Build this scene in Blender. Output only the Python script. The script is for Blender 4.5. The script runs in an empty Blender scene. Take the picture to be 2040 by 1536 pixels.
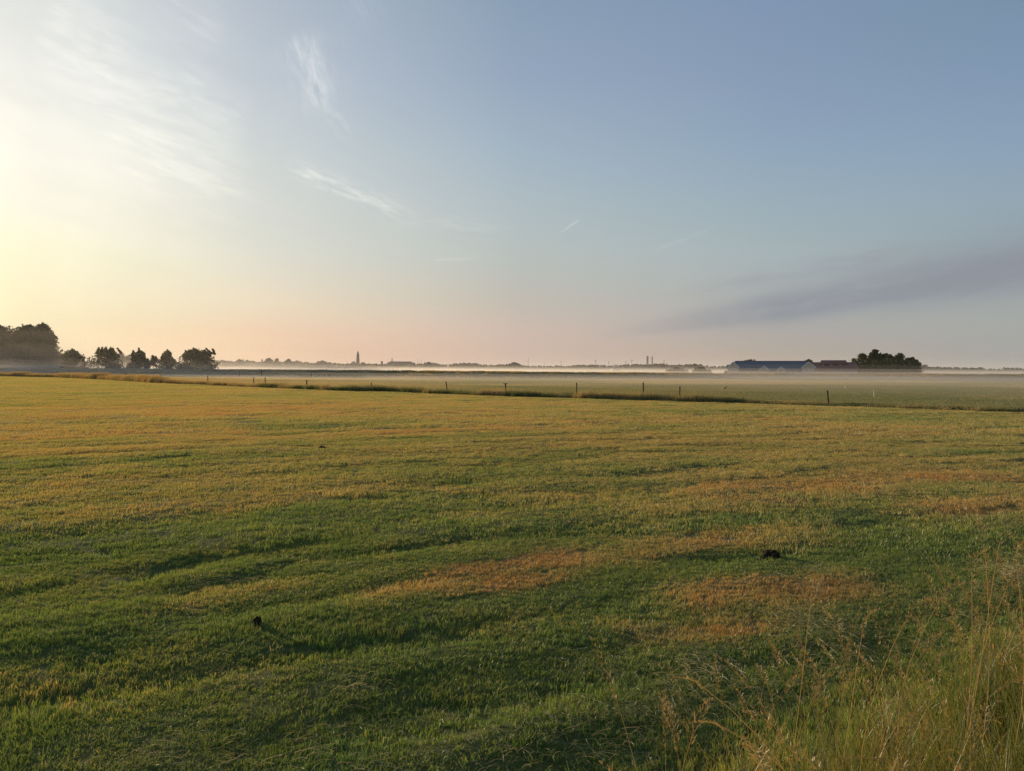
import bpy, bmesh, math, random
import numpy as np
from mathutils import Vector, Matrix

S = bpy.context.scene
COL = S.collection
R = math.radians
rng = np.random.default_rng(11)
random.seed(11)

# ------------------------------------------------------------------ camera
EYE = 2.3                                  # eye above the mown field (stands on the roadside bank)
F = 1500.0                                 # focal length in pixels of the 2040 x 1536 photograph
PITCH, ROLL = R(1.13), R(0.28)
fw = np.array([0, math.cos(PITCH), -math.sin(PITCH)])
r0 = np.array([1.0, 0, 0]); u0 = np.array([0, math.sin(PITCH), math.cos(PITCH)])
rt = math.cos(ROLL) * r0 + math.sin(ROLL) * u0
up = -math.sin(ROLL) * r0 + math.cos(ROLL) * u0
cd = bpy.data.cameras.new('camera')
cam = bpy.data.objects.new('camera', cd); COL.objects.link(cam); S.camera = cam
cd.sensor_width = 36; cd.lens = F / 2040 * 36; cd.clip_start = 0.05; cd.clip_end = 30000
cam.matrix_world = Matrix(((rt[0], up[0], -fw[0], 0), (rt[1], up[1], -fw[1], 0), (rt[2], up[2], -fw[2], EYE), (0, 0, 0, 1)))


def ray(px, py):
    d = fw * F + rt * (px - 1020) + up * (768 - py)
    return d / np.linalg.norm(d)


def ground_at(px, py, z=0.0):
    d = ray(px, py); t = (z - EYE) / d[2]
    return d[0] * t, d[1] * t


def at(px, py, Y):
    d = ray(px, py); t = Y / d[1]
    return Vector((d[0] * t, Y, EYE + d[2] * t))


def azel(px, py):
    d = ray(px, py)
    return math.degrees(math.atan2(d[0], d[1])), math.degrees(math.asin(d[2]))


# ------------------------------------------------------------------ render, exposure
S.view_settings.view_transform = 'Standard'
S.view_settings.look = 'None'
S.view_settings.exposure = 0.5
S.view_settings.gamma = 1.0
S.view_settings.use_curve_mapping = False
S.render.engine = 'CYCLES'
S.cycles.max_bounces = 6
S.cycles.diffuse_bounces = 3
S.cycles.transmission_bounces = 4
S.cycles.volume_bounces = 1
S.cycles.transparent_max_bounces = 8
S.cycles.use_denoising = True
S.cycles.denoising_prefilter = 'NONE'
S.cycles.use_adaptive_sampling = False

SUN_AZ, SUN_EL = -47.0, 7.5                # degrees, azimuth from +Y towards +X

# ------------------------------------------------------------------ small node language
class NT:
    def __init__(s, tree):
        s.t = tree; s.n = tree.nodes; s.l = tree.links

    def new(s, typ, **kw):
        n = s.n.new(typ)
        for k, v in kw.items():
            setattr(n, k, v)
        return n

    def put(s, sock, v):
        if isinstance(v, (int, float)):
            sock.default_value = v
        elif isinstance(v, (tuple, list)):
            sock.default_value = v
        else:
            s.l.new(v, sock)

    def m(s, op, a, b=None, c=None, clamp=False):
        n = s.new('ShaderNodeMath', operation=op, use_clamp=clamp)
        s.put(n.inputs[0], a)
        if b is not None: s.put(n.inputs[1], b)
        if c is not None: s.put(n.inputs[2], c)
        return n.outputs[0]

    def mr(s, v, a, b, c=0.0, d=1.0, kind='SMOOTHSTEP'):
        n = s.new('ShaderNodeMapRange', interpolation_type=kind)
        for i, q in enumerate((v, a, b, c, d)): s.put(n.inputs[i], q)
        return n.outputs[0]

    def mix(s, f, a, b, mode='MIX'):
        n = s.new('ShaderNodeMix', data_type='RGBA', blend_type=mode)
        s.put(n.inputs[0], f)
        for i, q in ((6, a), (7, b)):
            s.put(n.inputs[i], tuple(q) + (1,) if isinstance(q, tuple) and len(q) == 3 else q)
        return n.outputs[2]

    def xyz(s, x, y, z=0.0):
        n = s.new('ShaderNodeCombineXYZ')
        for i, q in enumerate((x, y, z)): s.put(n.inputs[i], q)
        return n.outputs[0]

    def noise(s, vec, scale, detail=3.0, rough=0.55, dist=0.0):
        n = s.new('ShaderNodeTexNoise')
        if vec is not None: s.put(n.inputs['Vector'], vec)
        n.inputs['Scale'].default_value = scale; n.inputs['Detail'].default_value = detail
        n.inputs['Roughness'].default_value = rough; n.inputs['Distortion'].default_value = dist
        return n.outputs['Fac'] if 'Fac' in n.outputs else n.outputs[0]


def lin(c):
    return tuple(((v / 255) / 12.92 if v / 255 <= 0.04045 else ((v / 255 + 0.055) / 1.055) ** 2.4) for v in c)


# ------------------------------------------------------------------ world: hazy sunrise sky with thin cirrus
W = bpy.data.worlds.new('World'); S.world = W; W.use_nodes = True
t = NT(W.node_tree); t.n.clear()
WS = 0.0707
KS = 0.1                                   # the ramps below are divided by this, then scaled by the background strength
geo = t.new('ShaderNodeNewGeometry')
sep = t.new('ShaderNodeSeparateXYZ')
inc = t.new('ShaderNodeVectorMath', operation='SCALE'); t.l.new(geo.outputs['Incoming'], inc.inputs[0]); inc.inputs['Scale'].default_value = -1
tc = t.new('ShaderNodeTexCoord'); t.l.new(tc.outputs['Generated'], sep.inputs[0])
dx, dy, dz = sep.outputs
AZ = t.m('MULTIPLY', t.m('ARCTAN2', dx, dy), 57.29578)
EL = t.m('MULTIPLY', t.m('ARCSINE', dz), 57.29578)
wrap = t.m('PINGPONG', t.m('ADD', AZ, -SUN_AZ), 180.0)          # degrees of azimuth away from the sun
POS = t.m('SQRT', t.m('MAXIMUM', dz, 0.0))
ZEN = (104, 131, 166)
YS = (0, 150, 300, 400, 500, 600, 660, 710)
SKY = {
    20: ((226, 229, 226), (236, 237, 231), (252, 249, 236), (255, 250, 230), (255, 249, 212), (255, 243, 199), (254, 234, 188), (252, 228, 178)),
    520: ((179, 190, 203), (190, 200, 210), (206, 213, 213), (214, 217, 212), (222, 222, 210), (236, 220, 194), (241, 208, 178), (238, 195, 165)),
    1030: ((138, 160, 183), (149, 168, 192), (164, 182, 197), (175, 189, 196), (183, 192, 190), (192, 186, 177), (204, 183, 174), (203, 177, 165)),
    1530: ((129, 151, 180), (136, 157, 184), (145, 168, 190), (155, 175, 187), (166, 180, 185), (171, 175, 175), (172, 168, 165), (172, 160, 151)),
    2010: ((121, 147, 172), (130, 154, 182), (140, 164, 187), (148, 169, 183), (154, 171, 178), (163, 171, 170), (162, 166, 165), (154, 157, 157)),
}
prev = None
for x, cols in SKY.items():
    cr = t.new('ShaderNodeValToRGB'); t.l.new(POS, cr.inputs[0])
    st = []
    for y, c in zip(YS, cols):
        e = max(azel(x, y)[1], 0.05)
        st.append((math.sqrt(math.sin(R(e))), lin(c)))
    st.append((0.0, st[-1][1]))
    top = st[0]
    st.append((0.82, tuple(0.3 * a + 0.7 * b for a, b in zip(top[1], lin(ZEN)))))
    st.append((1.0, lin(ZEN)))
    st.sort()
    el = cr.color_ramp.elements
    while len(el) < len(st): el.new(0.5)
    for e_, (p, c) in zip(el, st):
        e_.position = p; e_.color = c + (1,)
    d = abs(azel(x, 700)[0] - SUN_AZ)
    if prev is None:
        skyc = cr.outputs[0]
    else:
        skyc = t.mix(t.mr(wrap, pd, d, kind='LINEAR'), skyc, cr.outputs[0])
    prev, pd = cr, d
# brighter round the sun itself, left of the frame
glow = t.m('MULTIPLY', t.mr(wrap, 0.0, 15.0, 1.0, 0.0), t.mr(EL, 0.0, 26.0, 1.0, 0.0))
skyc = t.mix(t.m('MULTIPLY', glow, 0.9), skyc, (2.2, 1.75, 1.1))
nish = t.new('ShaderNodeTexSky', sky_type='NISHITA', sun_disc=False, sun_elevation=R(SUN_EL), sun_rotation=R(SUN_AZ),
             air_density=1.0, dust_density=1.0, ozone_density=1.0)


def streak(p0, p1, w, freq, across, lo, hi, w_end=None, sharp=1.0, fade=(0.2, 0.35), above=1.0, below=1.0):
    """a wisp along the line between two directions; returns a 0..1 mask"""
    a0, e0 = azel(*p0); a1, e1 = azel(*p1)
    L = math.hypot(a1 - a0, e1 - e0); ux, uy = (a1 - a0) / L, (e1 - e0) / L
    a = t.m('SUBTRACT', AZ, a0); e = t.m('SUBTRACT', EL, e0)
    s = t.m('ADD', t.m('MULTIPLY', a, ux), t.m('MULTIPLY', e, uy))
    q = t.m('ADD', t.m('MULTIPLY', a, -uy), t.m('MULTIPLY', e, ux))
    n = t.noise(t.xyz(t.m('MULTIPLY', s, freq), t.m('MULTIPLY', q, across), a0 * 0.37), 1.0, 4.0, 0.6, 0.4)
    wob = t.m('MULTIPLY', t.m('SUBTRACT', t.noise(t.xyz(t.m('MULTIPLY', s, 0.35), e0, 3.0), 1.0, 2.0), 0.5), w * 1.6)
    sl = t.m('DIVIDE', s, L)
    ww = w if w_end is None else t.m('ADD', w, t.m('MULTIPLY', sl, w_end - w))
    qo = t.m('DIVIDE', t.m('ADD', q, wob), ww)
    qq = t.m('MAXIMUM', t.m('DIVIDE', qo, above), t.m('DIVIDE', qo, -below))
    body = t.m('DIVIDE', 1.0, t.m('ADD', 1.0, t.m('POWER', qq, 2.6 * sharp)))
    win = t.m('MULTIPLY', t.mr(sl, 0.0, fade[0]), t.mr(sl, 1.0 - fade[1], 1.0, 1.0, 0.0))
    return t.m('MULTIPLY', t.m('MULTIPLY', body, win), t.mr(n, lo, hi))


cl = None
for amt, args in (
        (0.9, ((592, 55), (655, 240), 0.95, 0.6, 1.8, 0.26, 0.74)),
        (0.40, ((610, 180), (720, 285), 0.6, 0.9, 3.2, 0.36, 0.78)),
        (0.85, ((555, 318), (860, 450), 0.45, 0.55, 2.6, 0.30, 0.72)),
        (0.22, ((780, 420), (1060, 470), 0.5, 0.5, 2.6, 0.35, 0.75)),
        (0.5, ((-260, 20), (760, 420), 8.0, 0.12, 0.30, 0.10, 0.80, None, 0.8, (0.3, 0.75))),
        (0.5, ((120, 150), (480, 235), 1.3, 0.32, 1.4, 0.30, 0.80)),
        (0.4, ((330, 150), (520, 260), 1.1, 0.4, 1.7, 0.30, 0.80)),
        (0.55, ((170, 225), (500, 355), 1.7, 0.30, 1.4, 0.30, 0.80)),
        (0.55, ((60, 40), (300, 150), 1.8, 0.30, 1.3, 0.36, 0.8)),
        (0.45, ((210, 300), (560, 430), 1.6, 0.30, 1.3, 0.36, 0.8)),
        (0.30, ((300, -40), (470, 70), 1.6, 0.3, 1.2, 0.36, 0.8)),
        (0.25, ((690, -60), (760, 60), 1.0, 0.6, 1.8, 0.36, 0.8)),
        (0.5, ((1108, 469), (1154, 438), 0.055, 0.3, 1.0, -0.6, 0.2, None, 1.8, (0.6, 0.05))),
        (0.22, ((855, 518), (965, 514), 0.07, 0.5, 4.0, 0.0, 0.4)),
        (0.14, ((1290, 505), (1440, 445), 0.12, 0.5, 4.0, 0.2, 0.6))):
    v = t.m('MULTIPLY', streak(*args), amt)
    cl = v if cl is None else t.m('ADD', cl, v)
cl = t.m('MINIMUM', cl, 1.0)
lit = t.mix(1.0, t.mix(1.0, skyc, (0.34, 0.30, 0.24), 'ADD'), (1.06, 1.05, 1.03), 'MULTIPLY')
skyc = t.mix(t.m('MULTIPLY', cl, 0.62), skyc, lit)
# the long grey cloud bank low on the right
dk = streak((1150, 676), (2280, 494), 0.16, 0.13, 0.7, -0.10, 0.60, 2.1, 1.3, (0.42, 0.02), 1.25, 0.85)
dk2 = streak((1300, 592), (1960, 472), 0.25, 0.18, 1.2, 0.2, 0.75, 0.8, 1.0, (0.3, 0.3))
skyc = t.mix(t.m('MULTIPLY', dk, 0.95), skyc, lin((139, 145, 157)))
skyc = t.mix(t.m('MULTIPLY', dk2, 0.5), skyc, lin((146, 150, 160)))
nmin = t.mix(1.0, nish.outputs[0], (9.0, 8.5, 7.0), 'DARKEN')
fin = t.mix(0.06, t.mix(1.0, skyc, (1 / KS, 1 / KS, 1 / KS), 'MULTIPLY'), nmin)
bg = t.new('ShaderNodeBackground'); t.l.new(fin, bg.inputs[0]); bg.inputs[1].default_value = WS
wo = t.new('ShaderNodeOutputWorld'); t.l.new(bg.outputs[0], wo.inputs[0])

# ------------------------------------------------------------------ sun
sl_ = bpy.data.lights.new('sun', 'SUN'); sl_.energy = 4.8; sl_.angle = R(0.6); sl_.color = (1.0, 0.74, 0.44)
sun = bpy.data.objects.new('sun', sl_); COL.objects.link(sun)
sdir = Vector((math.sin(R(SUN_AZ)) * math.cos(R(SUN_EL)), math.cos(R(SUN_AZ)) * math.cos(R(SUN_EL)), math.sin(R(SUN_EL))))
sun.rotation_euler = sdir.to_track_quat('Z', 'Y').to_euler(); sun.location = (-30, 20, 40)

# ------------------------------------------------------------------ object helpers
def tag(o, label=None, cat=None, group=None, kind=None):
    if label: o['label'] = label
    if cat: o['category'] = cat
    if group: o['group'] = group
    if kind: o['kind'] = kind
    return o


def empty(name, loc, rz=0.0):
    o = bpy.data.objects.new(name, None); COL.objects.link(o)
    o.location = loc; o.rotation_euler = (0, 0, rz); o.empty_display_size = 0.3
    return o


def link(name, me, parent=None, mat=None):
    o = bpy.data.objects.new(name, me); COL.objects.link(o)
    if parent: o.parent = parent
    if mat and not me.materials: me.materials.append(mat)
    return o


def mesh_np(name, v, f, attrs=None, smooth=False):
    """mesh from arrays; f is an (n, 3) or (n, 4) int array"""
    me = bpy.data.meshes.new(name)
    v = np.asarray(v, np.float32); f = np.asarray(f, np.int32); k = f.shape[1]
    me.vertices.add(len(v)); me.vertices.foreach_set('co', v.ravel())
    me.loops.add(f.size); me.loops.foreach_set('vertex_index', f.ravel())
    me.polygons.add(len(f))
    me.polygons.foreach_set('loop_start', np.arange(0, f.size, k, dtype=np.int32))
    me.polygons.foreach_set('loop_total', np.full(len(f), k, np.int32))
    if smooth: me.polygons.foreach_set('use_smooth', np.ones(len(f), bool))
    for n, a in (attrs or {}).items():
        at_ = me.attributes.new(n, 'FLOAT', 'POINT'); at_.data.foreach_set('value', np.asarray(a, np.float32))
    me.update(calc_edges=True); me.validate()
    return me


class MB:
    """collects boxes, prisms and tubes into one mesh"""
    def __init__(s): s.v = []; s.f = []

    def add(s, vs, fs):
        o = len(s.v); s.v += [tuple(q) for q in vs]; s.f += [tuple(i + o for i in q) for q in fs]

    def box(s, a, b):
        x0, y0, z0 = a; x1, y1, z1 = b
        s.add([(x0, y0, z0), (x1, y0, z0), (x1, y1, z0), (x0, y1, z0), (x0, y0, z1), (x1, y0, z1), (x1, y1, z1), (x0, y1, z1)],
              [(0, 3, 2, 1), (4, 5, 6, 7), (0, 1, 5, 4), (1, 2, 6, 5), (2, 3, 7, 6), (3, 0, 4, 7)])

    def prism(s, poly, y0, y1):
        """poly in x, z pulled from y0 to y1"""
        n = len(poly)
        s.add([(x, y0, z) for x, z in poly] + [(x, y1, z) for x, z in poly],
              [tuple(range(n))] + [tuple(range(2 * n - 1, n - 1, -1))] + [(i, i + n, (i + 1) % n + n, (i + 1) % n) for i in range(n)])

    def tube(s, pts, rad, n=7):
        pts = [Vector(p) for p in pts]; o = len(s.v)
        for i, p in enumerate(pts):
            d = (pts[min(i + 1, len(pts) - 1)] - pts[max(i - 1, 0)]).normalized()
            a = d.orthogonal().normalized() if abs(d.z) < 0.99 else Vector((1, 0, 0)); b = d.cross(a)
            for k in range(n):
                w = 2 * math.pi * k / n
                s.v.append(tuple(p + (a * math.cos(w) + b * math.sin(w)) * rad[i]))
        for i in range(len(pts) - 1):
            for k in range(n):
                s.f.append((o + i * n + k, o + i * n + (k + 1) % n, o + (i + 1) * n + (k + 1) % n, o + (i + 1) * n + k))
        s.f.append(tuple(o + k for k in range(n))[::-1]); s.f.append(tuple(o + (len(pts) - 1) * n + k for k in range(n)))

    def lathe(s, prof, n=10, c=(0, 0)):
        o = len(s.v)
        for r_, z in prof:
            for k in range(n):
                w = 2 * math.pi * (k + 0.5) / n
                s.v.append((c[0] + r_ * math.cos(w), c[1] + r_ * math.sin(w), z))
        for i in range(len(prof) - 1):
            for k in range(n):
                s.f.append((o + i * n + k, o + i * n + (k + 1) % n, o + (i + 1) * n + (k + 1) % n, o + (i + 1) * n + k))
        s.f.append(tuple(o + k for k in range(n))[::-1]); s.f.append(tuple(o + (len(prof) - 1) * n + k for k in range(n)))

    def build(s, name, mat, parent=None, smooth=False):
        me = bpy.data.meshes.new(name); me.from_pydata(s.v, [], s.f); me.update()
        if smooth:
            for p in me.polygons: p.use_smooth = True
        me.materials.append(mat)
        return link(name, me, parent)


# ------------------------------------------------------------------ noise in numpy
def vnoise(x, y, seed=0):
    x = np.asarray(x, float); y = np.asarray(y, float)
    xi = np.floor(x).astype(np.int64); yi = np.floor(y).astype(np.int64)
    fx = x - xi; fy = y - yi; fx = fx * fx * (3 - 2 * fx); fy = fy * fy * (3 - 2 * fy)

    def h(a, b):
        n = (a * 374761393 + b * 668265263 + seed * 1442695041) & 0xffffffff
        n = ((n ^ (n >> 13)) * 1274126177) & 0xffffffff
        n = ((n ^ (n >> 16)) * 2246822519) & 0xffffffff
        return ((n ^ (n >> 15)) & 0xffff) / 65535.0
    a = h(xi, yi); b = h(xi + 1, yi); c = h(xi, yi + 1); d = h(xi + 1, yi + 1)
    return (a + (b - a) * fx) * (1 - fy) + (c + (d - c) * fx) * fy


def fbm(x, y, seed=0, o=3):
    s = 0; a = 0.5; n = 0
    for i in range(o):
        s = s + a * vnoise(x * 2 ** i, y * 2 ** i, seed + 17 * i); n += a; a *= 0.5
    return s / n


def sst(x, a, b):
    q = np.clip((np.asarray(x, float) - a) / (b - a), 0, 1)
    return q * q * (3 - 2 * q)


# ------------------------------------------------------------------ the lie of the land
EDGE_PX = [(-300, 745.2), (0, 749.6), (108, 752), (216, 757), (302, 763), (440, 768.5), (529, 772.4), (648, 777.6), (777, 780.5), (820, 782.2), (928, 787.3),
           (1036, 790.8), (1149, 794), (1260, 797.2), (1347, 799.4), (1480, 803.4), (1615, 807.7), (1739, 811.8), (1850, 816.5), (1950, 820), (2040, 822), (2400, 833)]
EDGE = np.array([ground_at(*p) for p in EDGE_PX])
pts_ = [EDGE[0]]
EDGE = np.vstack([EDGE, EDGE[-1] + (EDGE[-1] - EDGE[-2]) / np.linalg.norm(EDGE[-1] - EDGE[-2]) * 60])
EDGE = np.vstack([EDGE[0] + (EDGE[0] - EDGE[1]) / np.linalg.norm(EDGE[0] - EDGE[1]) * 300, EDGE])
DIKE_PX = [(-700, 744, 2.0), (0, 745.2, 2.0), (430, 748.8, 1.95), (640, 751.2, 1.95), (840, 753.2, 1.92), (1030, 754.2, 1.85), (1260, 754.4, 1.75), (1480, 753.2, 1.5), (1620, 753.4, 1.45), (1800, 754.6, 1.6), (2040, 756.2, 1.8), (2500, 758, 1.9)]
DIKE = np.array([ground_at(p[0], p[1]) for p in DIKE_PX]); DIKE_H = np.array([p[2] for p in DIKE_PX])


def polydist(x, y, P, vals=None):
    """signed distance to a polyline (positive = the far side), and a value carried along it"""
    x = np.asarray(x, float); y = np.asarray(y, float)
    best = np.full(x.shape, 1e9); sign = np.zeros(x.shape); val = np.zeros(x.shape)
    for i in range(len(P) - 1):
        a = P[i]; d = P[i + 1] - a; L2 = d @ d
        q = np.clip(((x - a[0]) * d[0] + (y - a[1]) * d[1]) / L2, 0, 1)
        ex = x - a[0] - q * d[0]; ey = y - a[1] - q * d[1]; dd = np.hypot(ex, ey)
        m_ = dd < best
        best = np.where(m_, dd, best)
        sign = np.where(m_, np.sign(d[0] * (y - a[1]) - d[1] * (x - a[0])), sign)
        if vals is not None: val = np.where(m_, vals[i] + (vals[i + 1] - vals[i]) * q, val)
    return (best * sign, val) if vals is not None else best * sign


ROAD_P = np.array([0.64, 4.33]); ROAD_U = np.array([0.815, 0.58]); ROAD_N = np.array([0.58, -0.815])   # foot of the roadside bank


def road_d(x, y): return (x - ROAD_P[0]) * ROAD_N[0] + (y - ROAD_P[1]) * ROAD_N[1]


def road_s(x, y): return (x - ROAD_P[0]) * ROAD_U[0] + (y - ROAD_P[1]) * ROAD_U[1]


ROW_U = np.array([0.86, 0.51]); ROW_N = np.array([-0.51, 0.86])          # direction of the mowing rows

# tyre tracks and hollows, from the line each one runs along (ends in the photograph, half width in metres, depth)
TRACKS = [((250, 1160), (420, 1104), 0.22, 1.0), ((330, 1192), (660, 1098), 0.16, 1.1), ((680, 998), (860, 982), 0.45, 0.8), ((1390, 1116), (1620, 1100), 0.16, 0.9),
          ((360, 885), (470, 884), 0.5, 0.7), ((120, 1332), (250, 1318), 0.12, 1.2), ((500, 1312), (980, 1268), 0.12, 0.7), ((1180, 1240), (1420, 1215), 0.14, 0.5), ((1060, 1385), (1240, 1345), 0.1, 0.8),
          ((1170, 950), (1620, 914), 0.5, 0.6), ((40, 940), (420, 908), 0.45, 0.6), ((620, 1118), (1000, 1062), 0.2, 0.7), ((1030, 1075), (1480, 1030), 0.25, 0.6),
          ((0, 1180), (300, 1130), 0.2, 0.7), ((820, 1010), (1250, 960), 0.3, 0.5), ((1640, 1060), (2040, 1005), 0.2, 0.7), ((0, 1400), (420, 1355), 0.12, 0.8), ((640, 1420), (1000, 1390), 0.1, 0.6)]
TR = [(np.array(ground_at(*a)), np.array(ground_at(*b)), w, d) for a, b, w, d in TRACKS]


def tracks(x, y):
    o = np.zeros(np.shape(x))
    wob = (vnoise(x * 0.9, y * 0.9, 71) - 0.5) * 0.5
    for a, b, w, d in TR:
        u = b - a; L = np.linalg.norm(u); u = u / L
        s = ((x - a[0]) * u[0] + (y - a[1]) * u[1]) / L; q = -(x - a[0]) * u[1] + (y - a[1]) * u[0] + wob * w * 2
        o = np.maximum(o, d * np.exp(-(q / w) ** 2) * sst(s, -0.15, 0.2) * sst(s, 1.15, 0.8))
    return o


# swathes of dried and of fresh grass: ends of the long axis, half width in metres, amount
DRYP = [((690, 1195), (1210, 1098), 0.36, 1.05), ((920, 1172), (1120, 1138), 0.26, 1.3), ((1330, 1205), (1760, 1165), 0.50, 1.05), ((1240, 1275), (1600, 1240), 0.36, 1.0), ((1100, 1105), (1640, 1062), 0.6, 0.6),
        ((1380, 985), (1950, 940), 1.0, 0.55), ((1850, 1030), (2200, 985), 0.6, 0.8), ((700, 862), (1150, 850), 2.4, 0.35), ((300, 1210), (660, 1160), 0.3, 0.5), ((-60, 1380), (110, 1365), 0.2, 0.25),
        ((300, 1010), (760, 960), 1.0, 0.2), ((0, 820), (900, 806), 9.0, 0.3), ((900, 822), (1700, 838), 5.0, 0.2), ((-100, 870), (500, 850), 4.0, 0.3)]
LUSHP = [((1080, 1062), (1560, 1030), 0.55, 1.0), ((1400, 925), (1640, 912), 0.9, 0.9), ((680, 998), (870, 982), 0.6, 0.8), ((820, 1290), (1500, 1200), 0.3, 0.4), ((-60, 935), (380, 908), 0.9, 0.55),
         ((560, 1560), (760, 1480), 0.35, 1.3), ((1690, 915), (1960, 895), 1.5, 0.7), ((1400, 1112), (1600, 1104), 0.3, 0.8), ((0, 1260), (900, 1240), 0.8, 0.5), ((1260, 955), (1500, 940), 0.6, 0.6),
         ((880, 800), (1500, 815), 1.5, 0.7), ((1500, 818), (2200, 850), 2.5, 0.6), ((1100, 885), (1500, 868), 1.2, 0.5)]
DP = [(np.array(ground_at(*a)), np.array(ground_at(*b)), w, d) for a, b, w, d in DRYP]
LP = [(np.array(ground_at(*a)), np.array(ground_at(*b)), w, d) for a, b, w, d in LUSHP]


def swathes(x, y, L_, seed):
    o = np.zeros(np.shape(x))
    for a, b, w, d in L_:
        u = b - a; L = np.linalg.norm(u); u = u / L
        s = ((x - a[0]) * u[0] + (y - a[1]) * u[1]) / L; q = -(x - a[0]) * u[1] + (y - a[1]) * u[0]
        q = q + (fbm(x / (w * 2.2), y / (w * 2.2), seed) - 0.5) * w * 2.2
        o = np.maximum(o, d * np.exp(-(np.abs(q) / w) ** 3) * sst(s, -0.2, 0.25) * sst(s, 1.2, 0.75))
    return np.clip(o * (0.55 + 0.9 * fbm(x * 2.2, y * 2.2, seed + 5)), 0, 1.3)


def row_noise(x, y, along, across, seed):
    s = x * ROW_U[0] + y * ROW_U[1]; q = x * ROW_N[0] + y * ROW_N[1] + 0.006 * s * s * 0.3
    return fbm(s / along, q / across, seed)


def dryness_and_glare(x, y):
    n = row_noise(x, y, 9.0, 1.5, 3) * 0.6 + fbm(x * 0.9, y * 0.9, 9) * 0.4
    far = sst(np.hypot(x, y), 5.5, 24)  # golden backlit glare painted into the grass colour, growing with distance
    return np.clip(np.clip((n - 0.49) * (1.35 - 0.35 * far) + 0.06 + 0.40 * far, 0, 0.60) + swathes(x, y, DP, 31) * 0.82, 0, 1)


def lushness(x, y):
    n = row_noise(x, y, 7.0, 1.2, 5)
    return np.clip((n - 0.52) * 1.8 + swathes(x, y, LP, 41), 0, 1.2)


def height(x, y):
    x = np.asarray(x, float); y = np.asarray(y, float)
    r = np.hypot(x, y)
    z = (row_noise(x, y, 2.2, 0.5, 21) - 0.5) * 0.11 * sst(r, 600, 60) + (fbm(x / 9, y / 9, 23) - 0.5) * 0.14 * sst(r, 900, 100)
    near = sst(r, 60, 20)
    if np.any(near > 0): z = z - tracks(x, y) * 0.065 * near
    e = polydist(x, y, EDGE)
    z = np.where(np.abs(e) < 6, z * sst(np.abs(e), 0, 2), z)
    z = z - 0.5 * np.exp(-((e - 1.0) / 0.42) ** 4) * (0.75 + 0.5 * vnoise(x * 0.4, y * 0.4, 25))
    z = z + 0.10 * np.exp(-((e - 2.4) / 0.8) ** 2)
    d, h = polydist(x, y, DIKE, DIKE_H)
    d = d + (fbm(x / 14, y / 14, 27) - 0.5) * 1.6
    z = z + h * sst(d, -0.5, 13.5) * sst(d, 25, 16.0) + (fbm(x / 6, y / 6, 28) - 0.5) * 0.30 * np.exp(-((d - 13) / 7) ** 2)
    b = road_d(x, y)
    z = z + 0.70 * sst(b, 0.0, 2.9) + (fbm(x * 1.7, y * 1.7, 29) - 0.5) * 0.10 * sst(b, 0.2, 1.0) * sst(b, 6, 3)
    return z


# ------------------------------------------------------------------ materials
def mat(name):
    m_ = bpy.data.materials.new(name); m_.use_nodes = True
    q = NT(m_.node_tree); q.n.clear()
    out = q.new('ShaderNodeOutputMaterial')
    return m_, q, out


def plain(name, c, c2=None, rough=0.85, scale=3.0, bump=0.0, spec=0.3, metal=0.0):
    m_, q, out = mat(name)
    p = q.new('ShaderNodeBsdfPrincipled'); p.inputs['Roughness'].default_value = rough
    p.inputs['Specular IOR Level'].default_value = spec; p.inputs['Metallic'].default_value = metal
    co = q.new('ShaderNodeTexCoord').outputs['Object']
    n = q.noise(co, scale, 5.0, 0.6)
    c2 = c2 or tuple(v * 0.65 for v in c)
    q.l.new(q.mix(q.mr(n, 0.3, 0.7), c, c2), p.inputs['Base Color'])
    if bump:
        b = q.new('ShaderNodeBump'); b.inputs['Strength'].default_value = bump; b.inputs['Distance'].default_value = 0.02
        q.l.new(n, b.inputs['Height']); q.l.new(b.outputs[0], p.inputs['Normal'])
    q.l.new(p.outputs[0], out.inputs[0])
    return m_


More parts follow.
